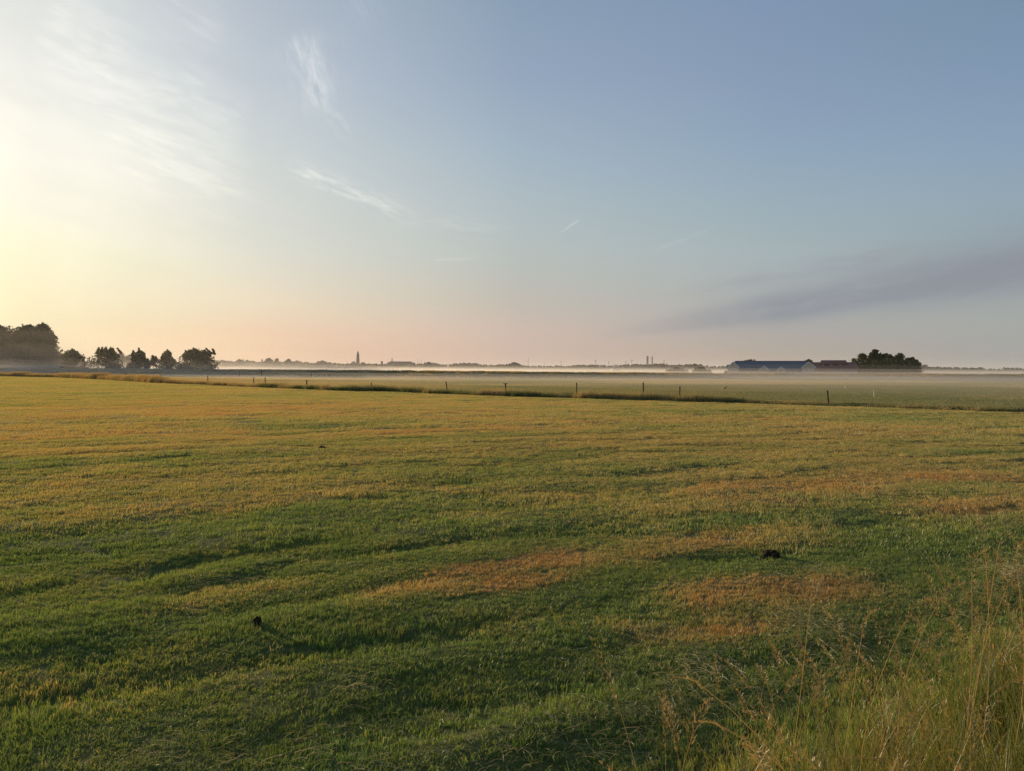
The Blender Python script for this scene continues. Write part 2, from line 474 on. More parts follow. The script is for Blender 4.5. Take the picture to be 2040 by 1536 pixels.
def leafy(name, green, green2, dry, straw, transl=0.45, ground=False, instanced=True):
    """grass blades: colour from the swathe they stand in plus any painted glare, paler and drier to the tip"""
    m_, q, out = mat(name)

    def attr(n, typ):
        a = q.new('ShaderNodeAttribute'); a.attribute_name = n; a.attribute_type = typ
        return a.outputs['Fac']
    T = 'INSTANCER' if instanced else 'GEOMETRY'
    dr, lu, rnd = attr('dry', T), attr('lush', T), attr('rnd', T)
    tip, br = attr('tip', 'GEOMETRY'), attr('brnd', 'GEOMETRY')
    g = q.mix(q.mr(br, 0.1, 0.9), green, green2)
    g = q.mix(q.m('MULTIPLY', lu, 0.65, clamp=True), g, tuple(a * b for a, b in zip(green2, (0.66, 0.92, 0.95))))
    dd = q.m('ADD', q.m('MULTIPLY', dr, 1.25), q.m('MULTIPLY', q.m('SUBTRACT', br, 0.5), 0.7))
    dd = q.m('ADD', dd, q.m('MULTIPLY', tip, 0.22))
    c = q.mix(q.mr(dd, 0.26, 0.85), g, straw)
    c = q.mix(q.m('MULTIPLY', q.mr(dd, 0.76, 1.30), q.mr(rnd, -0.6, 0.8)), c, dry)
    c = q.mix(q.m('MULTIPLY', q.m('POWER', tip, 2.0), 0.25), c, straw)
    df = q.new('ShaderNodeBsdfDiffuse'); tr = q.new('ShaderNodeBsdfTranslucent'); gl = q.new('ShaderNodeBsdfGlossy')
    q.l.new(c, df.inputs[0]); q.l.new(q.mix(1.0, c, (1.35, 1.2, 0.7), 'MULTIPLY'), tr.inputs[0])
    gl.inputs['Roughness'].default_value = 0.45; gl.inputs[0].default_value = (0.6, 0.6, 0.6, 1)
    s1 = q.new('ShaderNodeMixShader'); s1.inputs[0].default_value = transl
    q.l.new(df.outputs[0], s1.inputs[1]); q.l.new(tr.outputs[0], s1.inputs[2])
    s2 = q.new('ShaderNodeMixShader'); s2.inputs[0].default_value = 0.05
    q.l.new(s1.outputs[0], s2.inputs[1]); q.l.new(gl.outputs[0], s2.inputs[2])
    q.l.new(s2.outputs[0], out.inputs[0])
    return m_


def soil(name, a, b, dryc, lushc, scale=6.0, bump=0.5):
    m_, q, out = mat(name)
    p = q.new('ShaderNodeBsdfPrincipled'); p.inputs['Roughness'].default_value = 1.0; p.inputs['Specular IOR Level'].default_value = 0.05

    def attr(n):
        k = q.new('ShaderNodeAttribute'); k.attribute_name = n; return k.outputs['Fac']
    co = q.new('ShaderNodeNewGeometry').outputs['Position']
    n1 = q.noise(co, scale, 6.0, 0.65); n2 = q.noise(co, scale * 0.11, 4.0, 0.6)
    c = q.mix(q.mr(n1, 0.3, 0.7), a, b)
    c = q.mix(q.mr(q.m('ADD', attr('dry'), q.m('MULTIPLY', q.m('SUBTRACT', n2, 0.5), 0.8)), 0.2, 1.0), c, dryc)
    c = q.mix(q.m('MULTIPLY', attr('lush'), 0.6, clamp=True), c, lushc)
    q.l.new(c, p.inputs['Base Color'])
    bp = q.new('ShaderNodeBump'); bp.inputs['Strength'].default_value = bump; bp.inputs['Distance'].default_value = 0.05
    q.l.new(n1, bp.inputs['Height']); q.l.new(bp.outputs[0], p.inputs['Normal'])
    q.l.new(p.outputs[0], out.inputs[0])
    return m_


M_FIELD = soil('mown_ground', (0.065, 0.078, 0.024), (0.095, 0.10, 0.036), (0.17, 0.13, 0.055), (0.040, 0.075, 0.024))
M_MEADOW = soil('meadow_ground', (0.12, 0.135, 0.055), (0.16, 0.165, 0.075), (0.28, 0.23, 0.125), (0.10, 0.135, 0.05), 0.8)
M_DIKE = soil('dike_ground', (0.17, 0.145, 0.075), (0.21, 0.175, 0.095), (0.28, 0.215, 0.12), (0.14, 0.14, 0.065), 0.6)
M_BANK = soil('bank_ground', (0.040, 0.045, 0.018), (0.075, 0.065, 0.030), (0.14, 0.10, 0.045), (0.035, 0.055, 0.018))
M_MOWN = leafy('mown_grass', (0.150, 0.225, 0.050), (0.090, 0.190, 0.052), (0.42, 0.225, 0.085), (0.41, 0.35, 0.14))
M_MEADG = leafy('meadow_grass', (0.14, 0.165, 0.07), (0.11, 0.14, 0.065), (0.32, 0.25, 0.15), (0.38, 0.32, 0.20))
M_VERGE = leafy('verge_grass', (0.085, 0.115, 0.030), (0.055, 0.09, 0.026), (0.30, 0.20, 0.085), (0.36, 0.27, 0.13))
M_DIKEG = leafy('dike_grass', (0.20, 0.17, 0.075), (0.16, 0.14, 0.065), (0.33, 0.23, 0.12), (0.40, 0.30, 0.16), 0.6)
M_TALL = leafy('tall_grass', (0.095, 0.125, 0.024), (0.066, 0.10, 0.022), (0.30, 0.205, 0.085), (0.29, 0.22, 0.095), 0.45)
M_HAY = leafy('hay', (0.20, 0.22, 0.12), (0.15, 0.17, 0.09), (0.24, 0.22, 0.14), (0.40, 0.37, 0.26), 0.2)
M_BARK = plain('bark', (0.055, 0.042, 0.030), (0.030, 0.023, 0.017), 0.95, 6.0, 0.6, 0.1)
M_WOOD = plain('weathered_wood', (0.060, 0.045, 0.032), (0.030, 0.022, 0.016), 0.9, 9.0, 0.6, 0.15)
M_BLACK = plain('black_plastic', (0.02, 0.02, 0.02), (0.03, 0.03, 0.03), 0.5, 5.0)
M_WHITE = plain('white_paint', (0.78, 0.77, 0.74), (0.66, 0.65, 0.62), 0.6, 2.0)
M_BRICK = plain('pale_brick', (0.70, 0.55, 0.43), (0.62, 0.49, 0.38), 0.9, 2.5, 0.2, 0.1)
M_SLATE = plain('blue_grey_tiles', (0.075, 0.100, 0.130), (0.060, 0.082, 0.108), 0.55, 1.3, 0.2, 0.4)
M_RED = plain('red_brown_tiles', (0.20, 0.085, 0.075), (0.16, 0.068, 0.062), 0.75, 1.2, 0.2, 0.2)
M_GLASS = plain('window_glass', (0.04, 0.05, 0.06), (0.06, 0.07, 0.08), 0.1, 1.0, 0.0, 0.6)
M_STONE = plain('pale_stone', (0.20, 0.16, 0.13), (0.15, 0.12, 0.10), 0.9, 0.3)
M_STEEL = plain('grey_steel', (0.10, 0.10, 0.10), (0.08, 0.08, 0.08), 0.6, 1.0)
M_EARTH = plain('dark_earth', (0.050, 0.038, 0.027), (0.020, 0.015, 0.011), 1.0, 25.0, 1.0, 0.05)
M_FEATHER = plain('dark_feathers', (0.018, 0.018, 0.020), (0.030, 0.028, 0.026), 0.7, 30.0)


def foliage(name, a, b, transl=0.3):
    m_, q, out = mat(name)
    k = q.new('ShaderNodeAttribute'); k.attribute_name = 'brnd'
    c = q.mix(k.outputs['Fac'], a, b)
    df = q.new('ShaderNodeBsdfDiffuse'); tr = q.new('ShaderNodeBsdfTranslucent'); s1 = q.new('ShaderNodeMixShader')
    q.l.new(c, df.inputs[0]); q.l.new(q.mix(1.0, c, (1.3, 1.2, 0.6), 'MULTIPLY'), tr.inputs[0]); s1.inputs[0].default_value = transl
    q.l.new(df.outputs[0], s1.inputs[1]); q.l.new(tr.outputs[0], s1.inputs[2]); q.l.new(s1.outputs[0], out.inputs[0])
    return m_


M_LEAF = foliage('leaves', (0.035, 0.048, 0.018), (0.065, 0.080, 0.030))
M_WILLOW = foliage('willow_leaves', (0.045, 0.058, 0.026), (0.085, 0.10, 0.045))
M_FARLEAF = foliage('far_leaves', (0.032, 0.045, 0.020), (0.050, 0.062, 0.028), 0.15)

# ------------------------------------------------------------------ ground: one polar sheet to the horizon, cut into its fields
def polar():
    a_f = np.radians(np.arange(-50, 50.01, 0.28))
    a_c = np.radians(np.arange(54, 306.1, 4.0))
    ang = np.concatenate([a_f, a_c]); na = len(ang)
    rs = [0.25]
    while rs[-1] < 12000: rs.append(rs[-1] * 1.0165 + 0.006)
    rs = np.array(rs); nr = len(rs)
    A, Q = np.meshgrid(ang, rs)
    x = (Q * np.sin(A)).ravel(); y = (Q * np.cos(A)).ravel()
    z = height(x, y)
    v = np.stack([x, y, z], 1)
    i = np.arange(nr - 1)[:, None] * na; j = np.arange(na)[None, :]; j2 = (j + 1) % na
    f = np.stack([(i + j), (i + j2), (i + na + j2), (i + na + j)], -1).reshape(-1, 4)[:, ::-1]
    c = v[f].mean(1)
    return v, f, c, ang, rs


V, Fq, Cq, ANG, RS = polar()
ctr = len(V)
e_c = polydist(Cq[:, 0], Cq[:, 1], EDGE); d_c = polydist(Cq[:, 0], Cq[:, 1], DIKE); b_c = road_d(Cq[:, 0], Cq[:, 1])
reg = np.where(b_c > 0.15, 3, np.where(e_c < 0.35, 0, np.where((d_c > -0.5) & (d_c < 25), 2, 1)))


def sub_ground(name, k, mat_, attrf):
    f = Fq[reg == k]
    u, inv = np.unique(f, return_inverse=True)
    v = V[u]
    o = link(name, mesh_np(name, v, inv.reshape(-1, 4), attrf(v), True), None, mat_)
    return tag(o, kind='structure')


sub_ground('mown_field', 0, M_FIELD, lambda v: {'dry': dryness_and_glare(v[:, 0], v[:, 1]), 'lush': lushness(v[:, 0], v[:, 1])})  # 'dry' here holds real drying plus the painted far glare
mead = lambda v: {'dry': np.clip(fbm(v[:, 0] / 30, v[:, 1] / 30, 61) * 1.3 - 0.35 + 0.35 * sst(-v[:, 0], 0, 80), 0, 1), 'lush': np.clip(fbm(v[:, 0] / 12, v[:, 1] / 5, 62) - 0.35, 0, 1)}
sub_ground('meadow', 1, M_MEADOW, mead)
sub_ground('dike', 2, M_DIKE, mead)
sub_ground('roadside_bank', 3, M_BANK, lambda v: {'dry': np.clip(fbm(v[:, 0] * 2, v[:, 1] * 2, 63) * 1.4 - 0.3, 0, 1), 'lush': fbm(v[:, 0], v[:, 1], 64) * 0.6})

# ------------------------------------------------------------------ grass: patch prototypes scattered by geometry nodes
def blades(n, size, h0, h1, w, lean, segs=2, curl=0.5, wind=(0.25, -0.1), clump=0, head=False):
    """n grass blades on a patch; tip 0..1 up each blade, brnd one number per blade"""
    vs, fs, tp, br = [], [], [], []
    cl_ = rng.uniform(-size / 2, size / 2, (max(clump, 1), 2))
    for i in range(n):
        if clump:
            c = cl_[rng.integers(clump)]; x, y = c + rng.normal(0, 1, 2) * np.array((0.07, 0.045)) * size
        else:
            x, y = rng.uniform(-size / 2, size / 2, 2)
        h = rng.uniform(h0, h1); a = rng.uniform(0, 2 * math.pi); b = rng.random()
        ln = lean * rng.uniform(0.3, 1.0)
        dx_, dy_ = math.cos(a) * ln + wind[0] * lean, math.sin(a) * ln + wind[1] * lean
        wa = rng.uniform(0, 2 * math.pi); wx, wy = math.cos(wa) * w * 0.5, math.sin(wa) * w * 0.5
        o = len(vs)
        for s in range(segs + 1):
            q = s / segs
            bend = q ** (1 + curl)
            px, py, pz = x + dx_ * h * bend, y + dy_ * h * bend, h * q * (1 - 0.25 * curl * ln * q) - 0.015 * (s == 0)
            k = (1 - q ** 1.5)
            if s < segs:
                vs += [(px - wx * k, py - wy * k, pz), (px + wx * k, py + wy * k, pz)]; tp += [q, q]; br += [b, b]
            else:
                vs.append((px, py, pz)); tp.append(1.0); br.append(b)
        for s in range(segs - 1):
            p = o + 2 * s; fs += [(p, p + 1, p + 3), (p, p + 3, p + 2)]
        p = o + 2 * (segs - 1); fs.append((p, p + 1, p + 2))
    return np.array(vs), np.array(fs), {'tip': tp, 'brnd': br}


def protos(name, k, mat_, fn):
    c = bpy.data.collections.new(name + '_patches')
    for i in range(k):
        v, f, at_ = fn(i)
        me = mesh_np(name + '_patch', v, f, at_); me.materials.append(mat_)
        c.objects.link(bpy.data.objects.new(name + '_patch', me))
    return c


def scatter(name, coll, xyz, rot, scl, attrs, kind='stuff'):
    me = bpy.data.meshes.new(name)
    me.vertices.add(len(xyz)); me.vertices.foreach_set('co', np.asarray(xyz, np.float32).ravel())
    for n, a in dict(attrs, rot_z=rot, s_xy=scl[0], s_z=scl[1]).items():
        q = me.attributes.new(n, 'FLOAT', 'POINT'); q.data.foreach_set('value', np.asarray(a, np.float32))
    me.update()
    o = link(name, me); tag(o, kind=kind)
    g = bpy.data.node_groups.new(name + '_scatter', 'GeometryNodeTree')
    g.interface.new_socket('Geometry', in_out='INPUT', socket_type='NodeSocketGeometry')
    g.interface.new_socket('Geometry', in_out='OUTPUT', socket_type='NodeSocketGeometry')
    N, L = g.nodes, g.links
    gi, go = N.new('NodeGroupInput'), N.new('NodeGroupOutput')
    ip = N.new('GeometryNodeInstanceOnPoints'); ci = N.new('GeometryNodeCollectionInfo')
    ci.inputs['Collection'].default_value = coll; ci.inputs['Separate Children'].default_value = True; ci.inputs['Reset Children'].default_value = True

    def na(n):
        a = N.new('GeometryNodeInputNamedAttribute'); a.data_type = 'FLOAT'; a.inputs['Name'].default_value = n
        return a.outputs['Attribute']
    cr, cs = N.new('ShaderNodeCombineXYZ'), N.new('ShaderNodeCombineXYZ')
    L.new(na('rot_z'), cr.inputs[2]); sx = na('s_xy'); L.new(sx, cs.inputs[0]); L.new(sx, cs.inputs[1]); L.new(na('s_z'), cs.inputs[2])
    rv = N.new('FunctionNodeRandomValue'); rv.data_type = 'INT'; rv.inputs[4].default_value = 0; rv.inputs[5].default_value = 100
    ip.inputs['Pick Instance'].default_value = True
    L.new(gi.outputs[0], ip.inputs['Points']); L.new(ci.outputs[0], ip.inputs['Instance']); L.new(rv.outputs[2], ip.inputs['Instance Index'])
    e2r = N.new('FunctionNodeEulerToRotation'); L.new(cr.outputs[0], e2r.inputs[0]); L.new(e2r.outputs[0], ip.inputs['Rotation'])
    L.new(cs.outputs[0], ip.inputs['Scale']); L.new(ip.outputs[0], go.inputs[0])
    md = o.modifiers.new('scatter', 'NODES'); md.node_group = g
    return o


def jitter_grid(x0, x1, y0, y1, sp):
    X, Y = np.meshgrid(np.arange(x0, x1, sp), np.arange(y0, y1, sp))
    n = X.size
    return X.ravel() + rng.uniform(-0.5, 0.5, n) * sp, Y.ravel() + rng.uniform(-0.5, 0.5, n) * sp


def in_sector(x, y, r0_, r1_, half=49):
    r = np.hypot(x, y)
    return (r >= r0_) & (r < r1_) & (np.abs(np.degrees(np.arctan2(x, y))) < half)


def free_rot(n): return rng.uniform(-0.9, 0.9, n) + rng.integers(0, 2, n) * 0.4


def mown_ring(r0_, r1_, sp, coll, hs, name='mown_grass'):
    x, y = jitter_grid(-r1_, r1_, 0, r1_, sp)
    k = in_sector(x, y, r0_, r1_, 78 if r1_ < 12 else 62 if r1_ < 40 else 49) & (road_d(x, y) < 0.25)
    x, y = x[k], y[k]
    e = polydist(x, y, EDGE); k = e < 0.1; x, y = x[k], y[k]
    n = len(x); z = height(x, y)
    d, l = dryness_and_glare(x, y), lushness(x, y)
    tr = tracks(x, y) if r0_ < 60 else np.zeros(n)
    cn = 0.6 * row_noise(x, y, 1.1, 0.30, 81) + 0.4 * fbm(x * 2.6, y * 2.6, 82)
    sz = hs * np.clip(0.42 + 2.0 * (cn - 0.30), 0.34, 1.6) * (1 + 0.40 * l) * (1 - 0.35 * np.clip(tr, 0, 1)) * rng.uniform(0.85, 1.15, n)
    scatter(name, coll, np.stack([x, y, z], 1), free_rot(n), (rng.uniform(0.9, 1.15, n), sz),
            {'dry': np.clip(d + rng.normal(0, 0.10, n), 0, 1.2), 'lush': np.clip(l + 0.4 * tr, 0, 1.3), 'rnd': rng.random(n)})  # 'dry' carries the painted golden glare as well as dried grass


mown_ring(2.6, 10.5, 0.155, protos('mown_grass_near', 7, M_MOWN, lambda i: blades(200, 0.36, 0.016, 0.049, 0.0048, 0.9, 2, 0.6, clump=20)), 1.0)
mown_ring(10.5, 30, 0.38, protos('mown_grass_mid', 6, M_MOWN, lambda i: blades(360, 0.76, 0.020, 0.057, 0.0078, 0.8, 2, 0.5, clump=34)), 1.0)
mown_ring(30, 75, 0.85, protos('mown_grass_far', 5, M_MOWN, lambda i: blades(560, 1.7, 0.03, 0.085, 0.015, 0.6, 1, 0.4, clump=46)), 1.0)
mown_ring(75, 300, 2.1, protos('mown_grass_farthest', 4, M_MOWN, lambda i: blades(800, 4.2, 0.035, 0.11, 0.032, 0.6, 1, 0.4, clump=80)), 1.0)

x, y = jitter_grid(-9, 15, -7, 13, 0.17)
k = (road_d(x, y) >= 0.2) & (road_d(x, y) < 5) & (np.hypot(x, y) > 0.9); x, y = x[k], y[k]; n = len(x)
scatter('bank_grass', bpy.data.collections['mown_grass_near_patches'], np.stack([x, y, height(x, y)], 1), rng.uniform(0, 6.28, n), (rng.uniform(0.9, 1.2, n), rng.uniform(0.9, 2.0, n)),
        {'dry': np.clip(fbm(x * 1.5, y * 1.5, 101) * 1.2 - 0.6, 0, 0.3), 'lush': np.clip(fbm(x, y, 102) * 1.4 - 0.2, 0, 0.9), 'rnd': rng.random(n)})

# meadow beyond the fence
pm = protos('meadow_grass', 5, M_MEADG, lambda i: blades(520, 2.5, 0.05, 0.17, 0.028, 0.6, 1, 0.4, clump=40))
x, y = jitter_grid(-190, 130, 40, 215, 1.45)
e = polydist(x, y, EDGE); d = polydist(x, y, DIKE)
k = (e > 1.8) & (d < -0.5) & in_sector(x, y, 30, 240, 44); x, y = x[k], y[k]; n = len(x)
at_ = mead(np.stack([x, y], 1))
scatter('meadow_grass', pm, np.stack([x, y, height(x, y)], 1), free_rot(n), (rng.uniform(0.9, 1.3, n), 0.6 + 0.8 * fbm(x / 5, y / 2, 85)),
        {'dry': at_['dry'] * 0.9, 'lush': at_['lush'], 'rnd': rng.random(n)})

# rough grass on the dike
pd_ = protos('dike_grass', 4, M_DIKEG, lambda i: blades(160, 2.2, 0.25, 0.6, 0.06, 0.5, 1, 0.5, clump=9))
xs, ys = [], []
for i in range(len(DIKE) - 1):
    a, b = DIKE[i], DIKE[i + 1]; L = np.linalg.norm(b - a); m_ = int(L * 6)
    q = rng.random(m_); nn = np.array([-(b - a)[1], (b - a)[0]]) / L; off = rng.uniform(-1, 22, m_)
    xs.append(a[0] + (b - a)[0] * q + nn[0] * off); ys.append(a[1] + (b - a)[1] * q + nn[1] * off)
x, y = np.concatenate(xs), np.concatenate(ys); k = in_sector(x, y, 100, 420, 44); x, y = x[k], y[k]; n = len(x)
scatter('dike_grass', pd_, np.stack([x, y, height(x, y)], 1), free_rot(n), (rng.uniform(0.9, 1.4, n), 0.35 + 0.75 * fbm(x / 7, y / 7, 86)),
        {'dry': np.clip(fbm(x / 9, y / 9, 87) * 1.6 - 0.5, 0, 1), 'lush': np.clip(fbm(x / 5, y / 5, 88) * 1.5 - 0.5, 0, 1), 'rnd': rng.random(n)})

# tall fringe along the fence and ditch
pv = protos('verge_grass', 6, M_VERGE, lambda i: blades(150, 0.9, 0.22, 0.62, 0.013, 0.42, 2, 0.7, clump=7))
xs, ys, hs = [], [], []
for i in range(len(EDGE) - 1):
    a, b = EDGE[i], EDGE[i + 1]; L = np.linalg.norm(b - a)
    if L > 290: continue
    m_ = int(L * 17); q = rng.random(m_); nn = np.array([-(b - a)[1], (b - a)[0]]) / L
    off = np.abs(rng.normal(0, 1.0, m_)) * 1.25 + 0.25
    xs.append(a[0] + (b - a)[0] * q + nn[0] * off); ys.append(a[1] + (b - a)[1] * q + nn[1] * off); hs.append(off)
x, y, off = np.concatenate(xs), np.concatenate(ys), np.concatenate(hs); k = in_sector(x, y, 20, 400, 46); x, y, off = x[k], y[k], off[k]; n = len(x)
azd = np.degrees(np.arctan2(x, y))
lef = sst(azd, -22, -27); rig = sst(azd, 12, 20)
hh = 1.3 * (0.40 + 1.05 * fbm(x / 4, y / 4, 89)) * (1 + 0.8 * lef) * (1 - 0.55 * rig) * np.where(off > 1.7, 0.5 + 0.4 * lef, 1.0)
scatter('verge_grass', pv, np.stack([x, y, height(x, y)], 1), free_rot(n), (rng.uniform(0.9, 1.5, n), hh),
        {'dry': np.clip(fbm(x / 3, y / 3, 90) * 1.5 - 0.55 + 0.45 * sst(azd, -8, -24) + 0.15 * sst(off, 1, 3), 0, 1.1), 'lush': np.clip(fbm(x / 3, y / 3, 91) * 1.6 - 0.4 - 1.2 * sst(azd, -8, -24), 0, 1), 'rnd': rng.random(n)})


# tall flowering grass on the roadside bank
def stalks(n, size, h0, h1, spread):
    vs, fs, tp, br = [], [], [], []
    for i in range(n):
        x, y = rng.uniform(-size / 2, size / 2, 2); h = rng.uniform(h0, h1); a = rng.uniform(0, 6.28); ln = rng.uniform(0.05, spread); b = rng.uniform(0.3, 1)
        stalk_into(vs, fs, tp, br, (x, y, -0.02), (math.cos(a) * ln * h, math.sin(a) * ln * h, h), b, rng)
    return np.array(vs), np.array(fs), {'tip': tp, 'brnd': br}


def ribbon(vs, fs, tp, br, P, w0, w1, t0, t1, b, turn=0.0):
    o = len(vs); n = len(P)
    for i, p in enumerate(P):
        q = i / (n - 1); w = w0 + (w1 - w0) * q
        d = P[min(i + 1, n - 1)] - P[max(i - 1, 0)]; d = d / (np.linalg.norm(d) + 1e-9)
        s = np.cross(d, (math.cos(turn), math.sin(turn), 0.15)); s = s / (np.linalg.norm(s) + 1e-9)
        vs += [tuple(p - s * w / 2), tuple(p + s * w / 2)]; tp += [t0 + (t1 - t0) * q] * 2; br += [b, b]
    for i in range(n - 1):
        k = o + 2 * i; fs += [(k, k + 1, k + 3), (k, k + 3, k + 2)]


def stalk_into(vs, fs, tp, br, base, lean, b, g, head=0.17, thick=0.0026, nod=0.35):
    base = np.array(base, float); top = base + np.array(lean); h = np.linalg.norm(lean)
    bend = np.array([lean[0], lean[1], 0]) + g.normal(0, 0.03, 3) * h; bend[2] = 0
    P = []; wv = g.normal(0, 0.035, 2)
    for q in np.linspace(0, 1, 8):
        P.append(base + np.array((lean[0], lean[1], 0)) * (q ** 2.1) + np.append(wv, 0) * math.sin(q * 3.14159) * h + np.array((0, 0, lean[2])) * q - np.array((0, 0, 1)) * 0.03 * h * q ** 4)
    for tn in (0.0, 1.57): ribbon(vs, fs, tp, br, P, thick, thick * 0.55, 0.1, 0.75, b, tn)
    for q, ln in ((0.18, 0.20), (0.42, 0.15)):                # leaves up the stem
        i = int(q * 7); a = g.uniform(0, 6.28); p0 = P[i]; L = ln * h * g.uniform(0.6, 1.2)
        dv = np.array((math.cos(a), math.sin(a), 0))
        ribbon(vs, fs, tp, br, [p0 + dv * L * u * 0.75 + np.array((0, 0, 1)) * L * (0.75 * u - 0.72 * u * u) for u in np.linspace(0, 1, 5)], 0.005, 0.0008, 0.0, 0.4, b * 0.25, a + 1.57)
    d = P[-1] - P[-2]; d = d / np.linalg.norm(d); sidev = bend / (np.linalg.norm(bend) + 1e-9)
    H = head * g.uniform(0.75, 1.25)
    ax = [P[-1] + d * H * u + (sidev * 0.5 - np.array((0, 0, 1)) * 0.5) * H * nod * u * u for u in np.linspace(-0.25, 1, 12)]
    for i in range(len(ax) - 1):                                            # the loose panicle
        u = i / 11; r_ = 0.022 * math.sin(math.pi * min(1, 0.15 + u * 0.95)) * g.uniform(0.7, 1.3) * (head / 0.17)
        for _ in range(9):
            a = g.uniform(0, 6.28); dv = np.array((math.cos(a), math.sin(a), g.uniform(-0.3, 0.6))) * r_
            p = ax[i] + dv * g.uniform(0.1, 0.6); e = p + dv * 0.5 + d * 0.010
            ribbon(vs, fs, tp, br, [p, (p + e) / 2, e], 0.0020, 0.0010, 0.95, 1.0, min(1, b + 0.3), a)


pt = protos('tall_grass', 5, M_TALL, lambda i: blades(90, 0.40, 0.22, 0.68, 0.0050, 0.42, 4, 0.9, clump=7))
ps = protos('flowering_grass', 5, M_TALL, lambda i: stalks(4, 0.4, 0.62, 1.0, 0.35))
x, y = jitter_grid(-7, 14, -6, 12, 0.135)
b = road_d(x, y); s = road_s(x, y); r = np.hypot(x, y)
k = (b > -0.05) & (b < 4.2) & (r > 1.55) & (s > -7) & (s < 13) & (rng.random(len(x)) < (0.02 + 0.42 * sst(b, 0.5, 1.6)) * (0.1 + 1.3 * fbm(x * 1.2, y * 1.2, 93)))
x, y, b = x[k], y[k], b[k]; n = len(x)
hh = (0.18 + 0.70 * sst(b, 0.3, 2.0)) * rng.uniform(0.7, 1.2, n)
scatter('tall_grass', pt, np.stack([x, y, height(x, y)], 1), rng.uniform(0, 6.28, n), (rng.uniform(0.8, 1.2, n), hh),
        {'dry': np.clip(fbm(x * 1.5, y * 1.5, 94) * 1.3 - 0.7, 0, 1), 'lush': np.clip(fbm(x, y, 95) * 1.4 - 0.4, 0, 0.8), 'rnd': rng.random(n)})
k = (rng.random(n) < 0.36) & (b > 0.85) & (np.arctan2(x, y) > R(15)); x, y, b = x[k], y[k], b[k]; n = len(x)
scatter('flowering_grass', ps, np.stack([x, y, height(x, y)], 1), rng.uniform(0, 6.28, n), (rng.uniform(0.8, 1.1, n), (0.5 + 0.5 * sst(b, 0, 1.4)) * rng.uniform(0.75, 1.05, n)),
        {'dry': rng.uniform(0.25, 0.8, n), 'lush': np.zeros(n), 'rnd': rng.random(n)})


# cut hay left lying in loose windrows near the bank
def hay(n, size):
    vs, fs, tp, br = [], [], [], []
    for i in range(n):
        c = np.append(rng.normal(0, size * 0.3, 2), 0.0); L = rng.uniform(0.05, 0.2); a = rng.uniform(0, 6.28); cv = rng.normal(0, 0.16); z0 = rng.uniform(0.0, 0.045)
        P = []
        for u in np.linspace(-0.5, 0.5, 5):
            w = a + cv * u * 2; P.append(c + np.array((math.cos(w) * L * u, math.sin(w) * L * u, z0 + 0.05 * (0.25 - u * u) + rng.uniform(-0.002, 0.003))))
        ribbon(vs, fs, tp, br, P, rng.uniform(0.0016, 0.0036), 0.0008, 0.3, 0.9, rng.random(), rng.uniform(0, 6.28))
    return np.array(vs), np.array(fs), {'tip': tp, 'brnd': br}


ph = protos('cut_hay', 6, M_HAY, lambda i: hay(46, 0.5))
x, y = jitter_grid(-7, 9, 3.0, 9.0, 0.17)
b = road_d(x, y) + (fbm(x * 0.7, y * 0.7, 96) - 0.5) * 1.0
dens = np.exp(-((b + 0.55) / 0.55) ** 2) * 0.85 + 0.5 * np.exp(-((b + 1.7) / 0.3) ** 2) * sst(fbm(x * 0.6, y * 0.6, 99), 0.45, 0.6) + 0.02
dens = 0.6 * dens * sst(fbm(x * 1.6, y * 1.6, 97), 0.38, 0.66)
k = (rng.random(len(x)) < dens) & (b < 0.5); x, y = x[k], y[k]; n = len(x)
scatter('cut_hay', ph, np.stack([x, y, height(x, y) + 0.028], 1), rng.normal(0.3, 0.6, n), (rng.uniform(0.7, 1.2, n), rng.uniform(0.6, 1.5, n)),
        {'dry': np.clip(fbm(x * 2, y * 2, 98) * 1.3 - 0.3, 0, 1), 'lush': np.zeros(n), 'rnd': rng.random(n)})

# single stalks one can tell apart against the field
STALKS = [((1992, 1062), (1940, 1420), 3.0, 0.30, 'tallest tan grass stalk with a forked drooping seed head'),
          ((1962, 1075), (1955, 1400), 3.1, 0.24, 'tall tan grass stalk with an arching seed head, just left of the tallest one'),
          ((2024, 1100), (2010, 1420), 3.0, 0.16, 'slim pale grass stalk with a narrow upright head, right of the tallest one'),
          ((1392, 1348), (1512, 1545), 2.9, 0.10, 'single pale stalk leaning far left out of the verge with a bent seed head'),
          ((1432, 1432), (1500, 1545), 2.7, 0.10, 'short stalk with a curled seed head under the far-leaning stalk'),
          ((1618, 1170), (1590, 1450), 3.3, 0.16, 'lone thin stalk rising above the dry orange patch'),
          ((1720, 1235), (1685, 1500), 3.0, 0.13, 'straight green stalk with a small pale tip beside the lone thin stalk'),
          ((1812, 1205), (1770, 1480), 2.9, 0.16, 'tan stalk bowing over the middle of the tall verge grass'),
          ((1936, 1120), (1920, 1450), 2.9, 0.20, 'tan stalk with a drooping head left of the two tallest stalks'),
          ((2008, 1150), (1985, 1450), 2.8, 0.20, 'tan stalk with a bushy seed head, lower than the tallest one beside it'),
          ((1875, 1175), (1850, 1480), 2.8, 0.20, 'stalk with a tan arched head rising clear of the verge before the tall group')]
